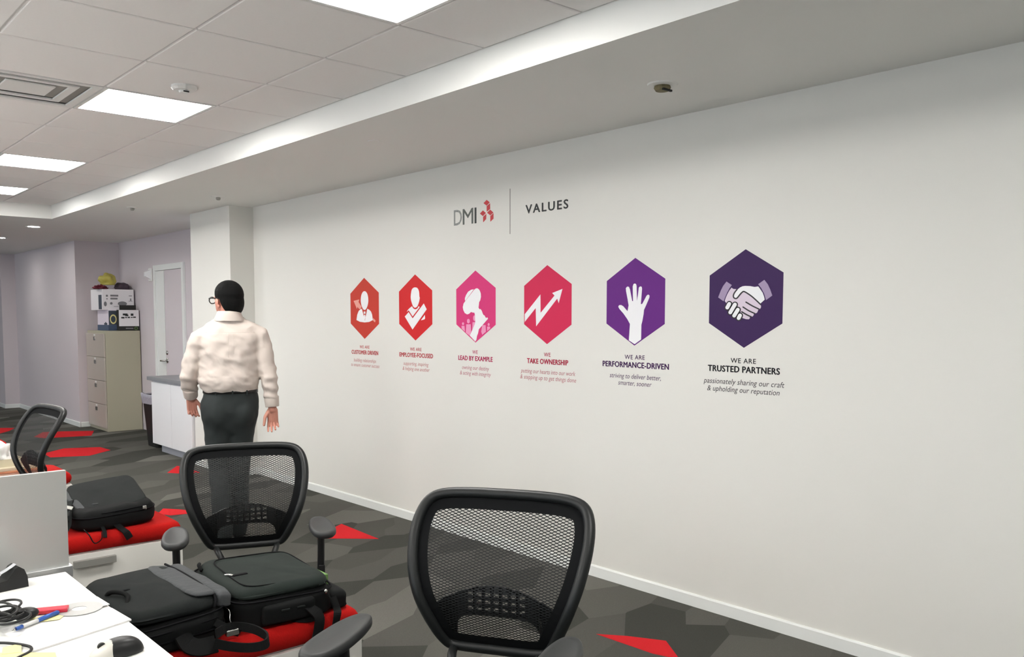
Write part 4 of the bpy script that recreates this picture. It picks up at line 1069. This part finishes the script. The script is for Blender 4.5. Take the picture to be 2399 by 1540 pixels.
boxo('zipper_pull', -.10, -.06, .0, .010, h*1.035, h*1.06, M['zip'], A_, bev=.003)
tubeo('crease', catmull([(.03, .05, h*1.02), (.01, -.01, h*1.03), (.02, -.05, h*1.02), (-.03, -.06, h*1.01), (-.08, -.07, h*.985)], 4), .0022, M['zip'], A_, 6)
def Apx(a, b, z): p = on_z(a, b, z); return (p.x-A_.location.x, p.y-A_.location.y, z-ZC)
strip('shoulder_strap', [Apx(500, 1488, .60), Apx(535, 1472, .585), Apx(580, 1475, .58), Apx(610, 1488, .575), Apx(622, 1502, .568), Apx(612, 1516, .563), Apx(575, 1522, .562), Apx(530, 1518, .565), Apx(495, 1510, .575)], (0, .25, 1), .026, M['strap'], A_, .006)
strip('shoulder_strap', [Apx(420, 1490, .60), Apx(435, 1512, .575), Apx(460, 1520, .563), Apx(500, 1512, .560)], (.3, .5, .6), .05, M['strap'], A_, .008)
strip('buckle_strap', [(.10, -.215, .06), (.14, -.23, .03), (.17, -.225, .012)], (1, 0, .3), .022, M['strap'], A_, .004)
boxo('buckle', .125, .165, -.235, -.222, .012, .03, M['chrome'], A_, bev=.003)
tubeo('cord', catmull([(.14, -.15, .09), (.155, -.19, .075), (.15, -.205, .05), (.158, -.21, .03)], 4), .002, M['chrome'], A_, 6)
# --- bag B : dark green-black, flat top
B_ = thing('backpack', 'dark green-black backpack with flat zipped top on the near red bench', 'backpack', (1.240, 2.640, ZC), radians(-4), 'black backpacks lying on the red cushions')
sl = (-.05, .06); hx, hy, h = .172, .215, .120
obj('main_compartment', soft(hx, hy, h*.80, 6, .03, .005, 7, sl), M['bag1'], B_, smooth=True)
b = obj('top_panel', soft(hx-.010, hy-.012, h*.34, 6, .03, .005, 8, sl, .004), M['bag2'], B_, smooth=True); b.location = (0, 0, h*.70)
tubeo('zipper', [Vector((p.x, p.y-.01, h*1.045*(1+sl[0]*p.x/hx+sl[1]*p.y/hy))) for p in superring(0.012, .0, 0, hx-.040, hy-.05, 6, 60)], .0022, M['zip'], B_, 6, True)
tubeo('zipper', [Vector((p.x, p.y, h*.74*(1+sl[0]*p.x/hx+sl[1]*p.y/hy))) for p in superring(0, 0, 0, hx+.001, hy+.001, 6, 60)], .0035, M['zip'], B_, 6, True)
b = obj('side_pocket', soft(.085, .016, .06, 4, .014, .003, 9), M['bag1'], B_, smooth=True); b.location = (.0, -hy-.004, .012)
for x in (-.03, .02): boxo('pocket_tab', x, x+.026, -hy-.026, -hy-.020, .05, .055, M['bag3'], B_, bev=.001)
tubeo('zipper_pull', catmull([(-.125, -.01, h*1.045), (-.118, -.03, h*1.08), (-.10, -.045, h*1.06)], 4), .004, M['chrome'], B_, 6)
boxo('zipper_slider', -.112, -.062, -.05, -.032, h*1.035, h*1.10, M['zip'], B_, bev=.004)
tubeo('carry_handle', catmull([(-.155, .12, h*.96), (-.158, .14, h*1.06), (-.15, .16, h*1.06), (-.145, .18, h*.98)], 4), .006, M['strap'], B_, 8)
b = obj('lower_compartment', soft(.035, .15, .055, 5, .02, .004, 12), M['bag1'], B_, smooth=True); b.location = (hx+.018, -.04, .001)
boxo('green_card', .165, .188, -.105, -.02, .057, .092, M['green'], B_, bev=.002, mtx=Matrix.Rotation(.05, 4, 'Z'))
strip('shoulder_strap', [(.045, -.205, .05), (.065, -.235, .04), (.085, -.252, .014), (.082, -.257, -.02), (.068, -.257, -.075), (.055, -.257, -.16), (.052, -.257, -.22)], (1, .15, 0), .034, M['strap'], B_, .005)
strip('shoulder_strap', [(.02, -.205, .02), (.04, -.214, .014), (.075, -.222, .012), (.10, -.215, .03)], (0, .5, .8), .04, M['strap'], B_, .005)
strip('buckle_strap', [(.155, -.205, .05), (.16, -.225, .014), (.148, -.252, .008), (.138, -.257, -.03), (.122, -.257, -.13)], (1, .1, 0), .024, M['strap'], B_, .004)
tubeo('cord', catmull([(.13, -.21, .075), (.14, -.222, .05), (.15, -.22, .02), (.155, -.225, .005)], 4), .003, M['strap'], B_, 6)
bm = bmesh.new(); ellipsoid(bm, (.125, -.218, .078), .006, .005, .007); obj('metal_stud', bm, M['chrome'], B_, smooth=True)
strip('shoulder_strap', [(.17, -.05, .02), (.20, -.07, .012), (.225, -.10, .010), (.21, -.14, .008)], (.6, .6, .3), .02, M['strap'], B_, .006)
# --- bag C : flap backpack on the farther bench
C_ = thing('backpack', 'black flap backpack lying on the farther red bench beside the panel', 'backpack', (1.225, 4.245, ZC), radians(3), 'black backpacks lying on the red cushions')
sl = (.10, .0); hx, hy, h = .185, .20, .105
obj('main_compartment', soft(hx, hy, h*.92, 4, .045, .007, 21, sl), M['bag1'], C_, smooth=True)
b = obj('front_flap', soft(.150, .165, .036, 7, .012, .004, 22, (.15, .25), .006), M['bag3'], C_, smooth=True); b.location = (.02, .030, h*.90); b.rotation_euler = (.18, -.06, radians(-8))
b = obj('flap_edge', soft(.018, .16, .012, 4, .006, .001, 23), M['baggrey'], C_, smooth=True); b.location = (-.125, .05, h*.98); b.rotation_euler = (.16, -.2, radians(-4))
tubeo('zipper', [Vector((p.x, p.y, h*.62*(1+sl[0]*p.x/hx))) for p in superring(0, 0, 0, hx+.001, hy+.001, 4, 60)], .003, M['zip'], C_, 6, True)
tubeo('zipper', catmull([(-.08, -.19, h*.72), (.05, -.195, h*.78), (.15, -.16, h*.80), (.18, -.02, h*.78)], 5), .003, M['zip'], C_, 6)
boxo('logo_tab', -.095, -.07, -.128, -.118, h*1.02, h*1.07, M['baggrey'], C_, bev=.001)
boxo('zipper_pull', .10, .118, -.196, -.188, h*.62, h*.80, M['handle'], C_, bev=.003)
bm = bmesh.new(); ellipsoid(bm, (.165, .13, h*1.05), .014, .014, .012); obj('buckle', bm, M['zip'], C_, smooth=True)
strip('shoulder_strap', [(-.13, .06, h*.8), (-.17, .0, h*1.0), (-.20, -.08, h*.85), (-.225, -.15, h*.45), (-.26, -.19, .02)], (1, .4, 0), .06, M['bag3'], C_, .012)
strip('shoulder_strap', [(-.16, .12, h*.7), (-.22, .08, h*1.0), (-.27, .0, h*.85), (-.29, -.1, h*.5), (-.29, -.18, .03)], (1, .4, 0), .06, M['strap'], C_, .012)
strip('shoulder_strap', [(-.20, -.10, h*.75), (-.23, -.16, h*.65), (-.27, -.185, h*.3), (-.30, -.19, .01)], (.7, .6, .3), .05, M['bag3'], C_, .010)
strip('reflective_tab', [(-.175, -.06, h*.99), (-.19, -.085, h*.93)], (1, .4, 0), .04, M['handle'], C_, .004, 2)
strip('buckle_strap', [(-.02, -.19, .02), (-.01, -.225, .004), (.0, -.254, -.01), (.015, -.256, -.04)], (1, 0, 0), .03, M['strap'], C_, .004)
strip('buckle_strap', [(-.08, -.19, .02), (-.085, -.235, .004), (-.09, -.254, -.018)], (1, 0, 0), .016, M['strap'], C_, .004)
tubeo('cord', catmull([(-.16, -.2, .02), (-.155, -.250, .004), (-.14, -.256, -.03), (-.125, -.256, -.035), (-.105, -.256, -.02), (-.10, -.245, .006)], 4), .0025, M['strap'], C_, 6)

# ================================================================== pile on the far bench (behind the frosted panel)
z = ZC
def flat_at(name, label, cat, c, sx, sy, sz, rz, mt_, bev=.002):
    bm = bmesh.new(); box(bm, -sx/2, sx/2, -sy/2, sy/2, 0, sz, bev); o = obj(name, bm, mt_, None, loc=c); o.rotation_euler = (0, 0, rz); return tag(o, label, cat)
flat_at('paperback_book', 'cream paperback lowest in the pile on the panel-side bench', 'book', (1.19, 5.940, z), .30, .22, .016, .15, M['cream'])
flat_at('paperback_book', 'orange-edged paperback in the middle of the pile on the panel-side bench', 'book', (1.20, 5.930, z+.0165), .29, .21, .014, .1, M['orange'])
flat_at('paperback_book', 'cream paperback topmost in the pile on the panel-side bench', 'book', (1.18, 5.935, z+.031), .30, .21, .018, .2, M['cream'])
t = thing('open_box', 'shallow cream open box on the pile of books', 'box', (1.14, 5.950, z+.0495), .1)
bm = bmesh.new(); box(bm, -.10, .10, -.08, .08, 0, .004); obj('box_base', bm, M['cream'], t)
for a in ((-.10, .10, -.08, -.077), (-.10, .10, .077, .08), (-.10, -.097, -.077, .077), (.097, .10, -.077, .077)): boxo('box_side', *a, .004, .045, M['cream'], t)
lump('crumpled_paper', 'crumpled white paper bag standing in the cream box', 'paper', (1.13, 5.950, z+.055), .07, .06, .085, M['paper'], .5, 8, 2)

# ================================================================== DESK ITEMS
DZ = .7305
def poly_slab(name, label, cat, px, z, th, mt_):
    pts = [on_z(a, b, z) for a, b in px]; c = sum(pts, Vector())/len(pts)
    bm = bmesh.new(); b_ = [bm.verts.new((p.x-c.x, p.y-c.y, 0)) for p in pts]; t_ = [bm.verts.new((p.x-c.x, p.y-c.y, th)) for p in pts]; n = len(pts)
    bm.faces.new(t_); bm.faces.new(b_[::-1])
    for i in range(n): bm.faces.new((b_[i], b_[(i+1) % n], t_[(i+1) % n], t_[i]))
    bmesh.ops.recalc_face_normals(bm, faces=bm.faces); o = obj(name, bm, mt_, None, loc=(c.x, c.y, z)); return tag(o, label, cat)
poly_slab('foam_board', 'white board with visible edge across the desk, nearest the mouse', 'board', [(308, 1455), (262, 1428), (80, 1440), (-60, 1476), (-60, 1600), (70, 1532)], DZ, .004, M['paper'])
poly_slab('paper_sheet', 'thin white paper sheet jutting over the desk edge', 'paper', [(257, 1417), (228, 1399), (90, 1402), (-40, 1432), (-40, 1470), (120, 1448)], DZ+.0042, .0012, M['paper'])
zD = DZ+.0056
c = on_z(186, 1427, zD)
t = thing('compact_disc', 'grey disc with a hole lying on the desk under the red ruler', 'disc', (c.x, c.y, zD))
bm = bmesh.new(); lathe(bm, [(.018, 0), (.056, 0), (.056, .0014), (.018, .0014), (.018, 0)], 40, cap=False); obj('disc', bm, M['disc'], t)
p0, p1 = on_z(48, 1441, zD+.002), on_z(160, 1430, zD+.002); d = p1-p0
bm = bmesh.new(); box(bm, -d.length/2, d.length/2, -.016, .016, 0, .010, .002)
o = obj('red_ruler', bm, M['redplast'], None, loc=((p0+p1)/2).to_tuple()); o.location.z = zD+.0018; o.rotation_euler = (0, 0, atan2(d.y, d.x)); tag(o, 'red glossy plastic bar beside the blue pen', 'ruler')
p0, p1 = on_z(28, 1484, zD), on_z(137, 1440, zD); d = (p1-p0); L_ = d.length
t = thing('ballpoint_pen', 'blue and white ballpoint pen lying on the white papers', 'pen', (p0.x, p0.y, zD+.006), atan2(d.y, d.x))
def penpart(name, a, b, r0, r1, mt_):
    bm = bmesh.new(); loft(bm, [[Vector((x, r*cos(2*pi*k/12), r*sin(2*pi*k/12))) for k in range(12)] for x, r in ((a, r0), (b, r1))]); bmesh.ops.recalc_face_normals(bm, faces=bm.faces); obj(name, bm, mt_, t, smooth=True)
penpart('tip', 0, .012, .0008, .0035, M['chrome']); penpart('lower_barrel', .012, .03, .0045, .005, M['blueplast']); penpart('barrel', .03, .075, .005, .0052, M['white'])
penpart('grip', .075, L_-.004, .0055, .006, M['blueplast']); penpart('button', L_-.004, L_, .006, .004, M['blueplast'])
poly_slab('sticky_note', 'small yellow sticky note under the pen and red ruler', 'note', [(62, 1452), (100, 1444), (152, 1441), (140, 1452), (95, 1458)], zD, .0006, M['postit'])
poly_slab('sticky_note', 'pale yellow sticky note with a pen mark near the cable', 'note', [(6, 1518), (50, 1508), (50, 1529), (4, 1534)], zD+.004, .0006, M['postit'])
poly_slab('note_pad', 'yellow pad cut by the bottom edge of the photo', 'note', [(-30, 1534), (130, 1533), (140, 1570), (-30, 1580)], zD, .004, M['postit'])
# cable bundle
c = on_z(18, 1470, zD)
t = thing('cable_bundle', 'tangled black cable bundle at the left edge of the desk', 'cable', (c.x, c.y, zD))
rr = random.Random(5)
for i in range(9):
    a0 = rr.uniform(0, 6.28); pts = []
    R0 = rr.uniform(.018, .04); cx, cy = rr.uniform(-.03, .015), rr.uniform(-.05, .05); tx, ty = rr.uniform(-.5, .5), rr.uniform(-.5, .5)
    for k in range(14):
        a = a0+2*pi*k/14; x, y = cx+R0*cos(a), cy+1.4*R0*sin(a)
        pts.append(Vector((x, y, .022+.003*i+tx*R0*cos(a)*.35+ty*R0*sin(a)*.35)))
    tubeo('cable_loop', catmull(pts, 3, True), .0032, M['black'], t, 6, True)
bm = bmesh.new(); ellipsoid(bm, (.045, .02, .018), .03, .022, .016); obj('plug', bm, M['black'], t, smooth=True)
c0 = on_z(30, 1525, zD)
tubeo_o = tubeo('power_cable', catmull([on_z(a, b, zD+.005) for a, b in ((-30, 1508), (10, 1507), (50, 1511), (72, 1517), (70, 1527), (45, 1540), (20, 1552))], 6), .0035, M['black'], None, 8)
tag(tubeo_o, 'single black cable curving around the yellow sticky note', 'cable')
# mouse
p0, p1 = on_z(325, 1522, DZ), on_z(222, 1546, DZ); c = (p0+p1)/2; d = p1-p0
t = thing('computer_mouse', 'black and light grey computer mouse on the white desk', 'mouse', (c.x, c.y, DZ), atan2(d.y, d.x))
bm = bmesh.new(); rings = []
for k in range(25):
    a = pi/2*k/24; rings.append([Vector((p.x+.004*sin(a), p.y, .004+.034*sin(a)*(1-.35*((p.x+.02)/.06)**2 if p.x > -.02 else 1))) for p in superring(0, 0, 0, .058*max(cos(a), .03)**.6,   .032*max(cos(a), .03)**.6, 2.4, 120)])
rings.insert(0, [Vector((p.x, p.y, 0)) for p in superring(0, 0, 0, .056, .030, 2.4, 120)])
loft(bm, rings); bmesh.ops.recalc_face_normals(bm, faces=bm.faces); me = bpy.data.meshes.new('shell'); bm.to_mesh(me); bm.free()
me.materials.append(M['black']); me.materials.append(M['mousegrey'])
for f in me.polygons:
    f.use_smooth = True
    if f.center.x > .012+.2*f.center.y**2*20: f.material_index = 1
obj('shell', me, None, t)
bm = bmesh.new(); lathe(bm, [(0, -.004), (.009, -.004), (.009, .004), (0, .004)], 16, mtx=Matrix.Translation((.032, 0, .026)) @ Matrix.Rotation(pi/2, 4, 'X')); obj('scroll_wheel', bm, M['dark'], t)
# tape dispenser
p0 = on_z(58, 1374, DZ); 
t = thing('tape_dispenser', 'black desktop tape dispenser with a strip of tape at the left edge', 'tape dispenser', (p0.x-.055, p0.y+.01, DZ), radians(8))
prof = [(.06, 0), (.058, .03), (.05, .052), (.036, .063), (.026, .058), (.005, .030), (-.03, .026), (-.075, .040), (-.085, .02), (-.085, 0)]
bm = bmesh.new(); loft(bm, [[Vector((x, y, z_)) for x, z_ in prof] for y in (-.028, .028)]); bmesh.ops.recalc_face_normals(bm, faces=bm.faces)
obj('dispenser_body', bm, M['black'], t)
ribbon('tape_strip', [(.036, 0, .0655), (.01, 0, .052), (-.02, 0, .040)], (0, 1, 0), .02, .001, M['clear'], t, 2)
bm = bmesh.new(); lathe(bm, [(.012, -.012), (.026, -.012), (.026, .012), (.012, .012), (.012, -.012)], 24, cap=False, mtx=Matrix.Translation((-.035, 0, .050)) @ Matrix.Rotation(pi/2, 4, 'X')); obj('tape_roll', bm, M['clear'], t)
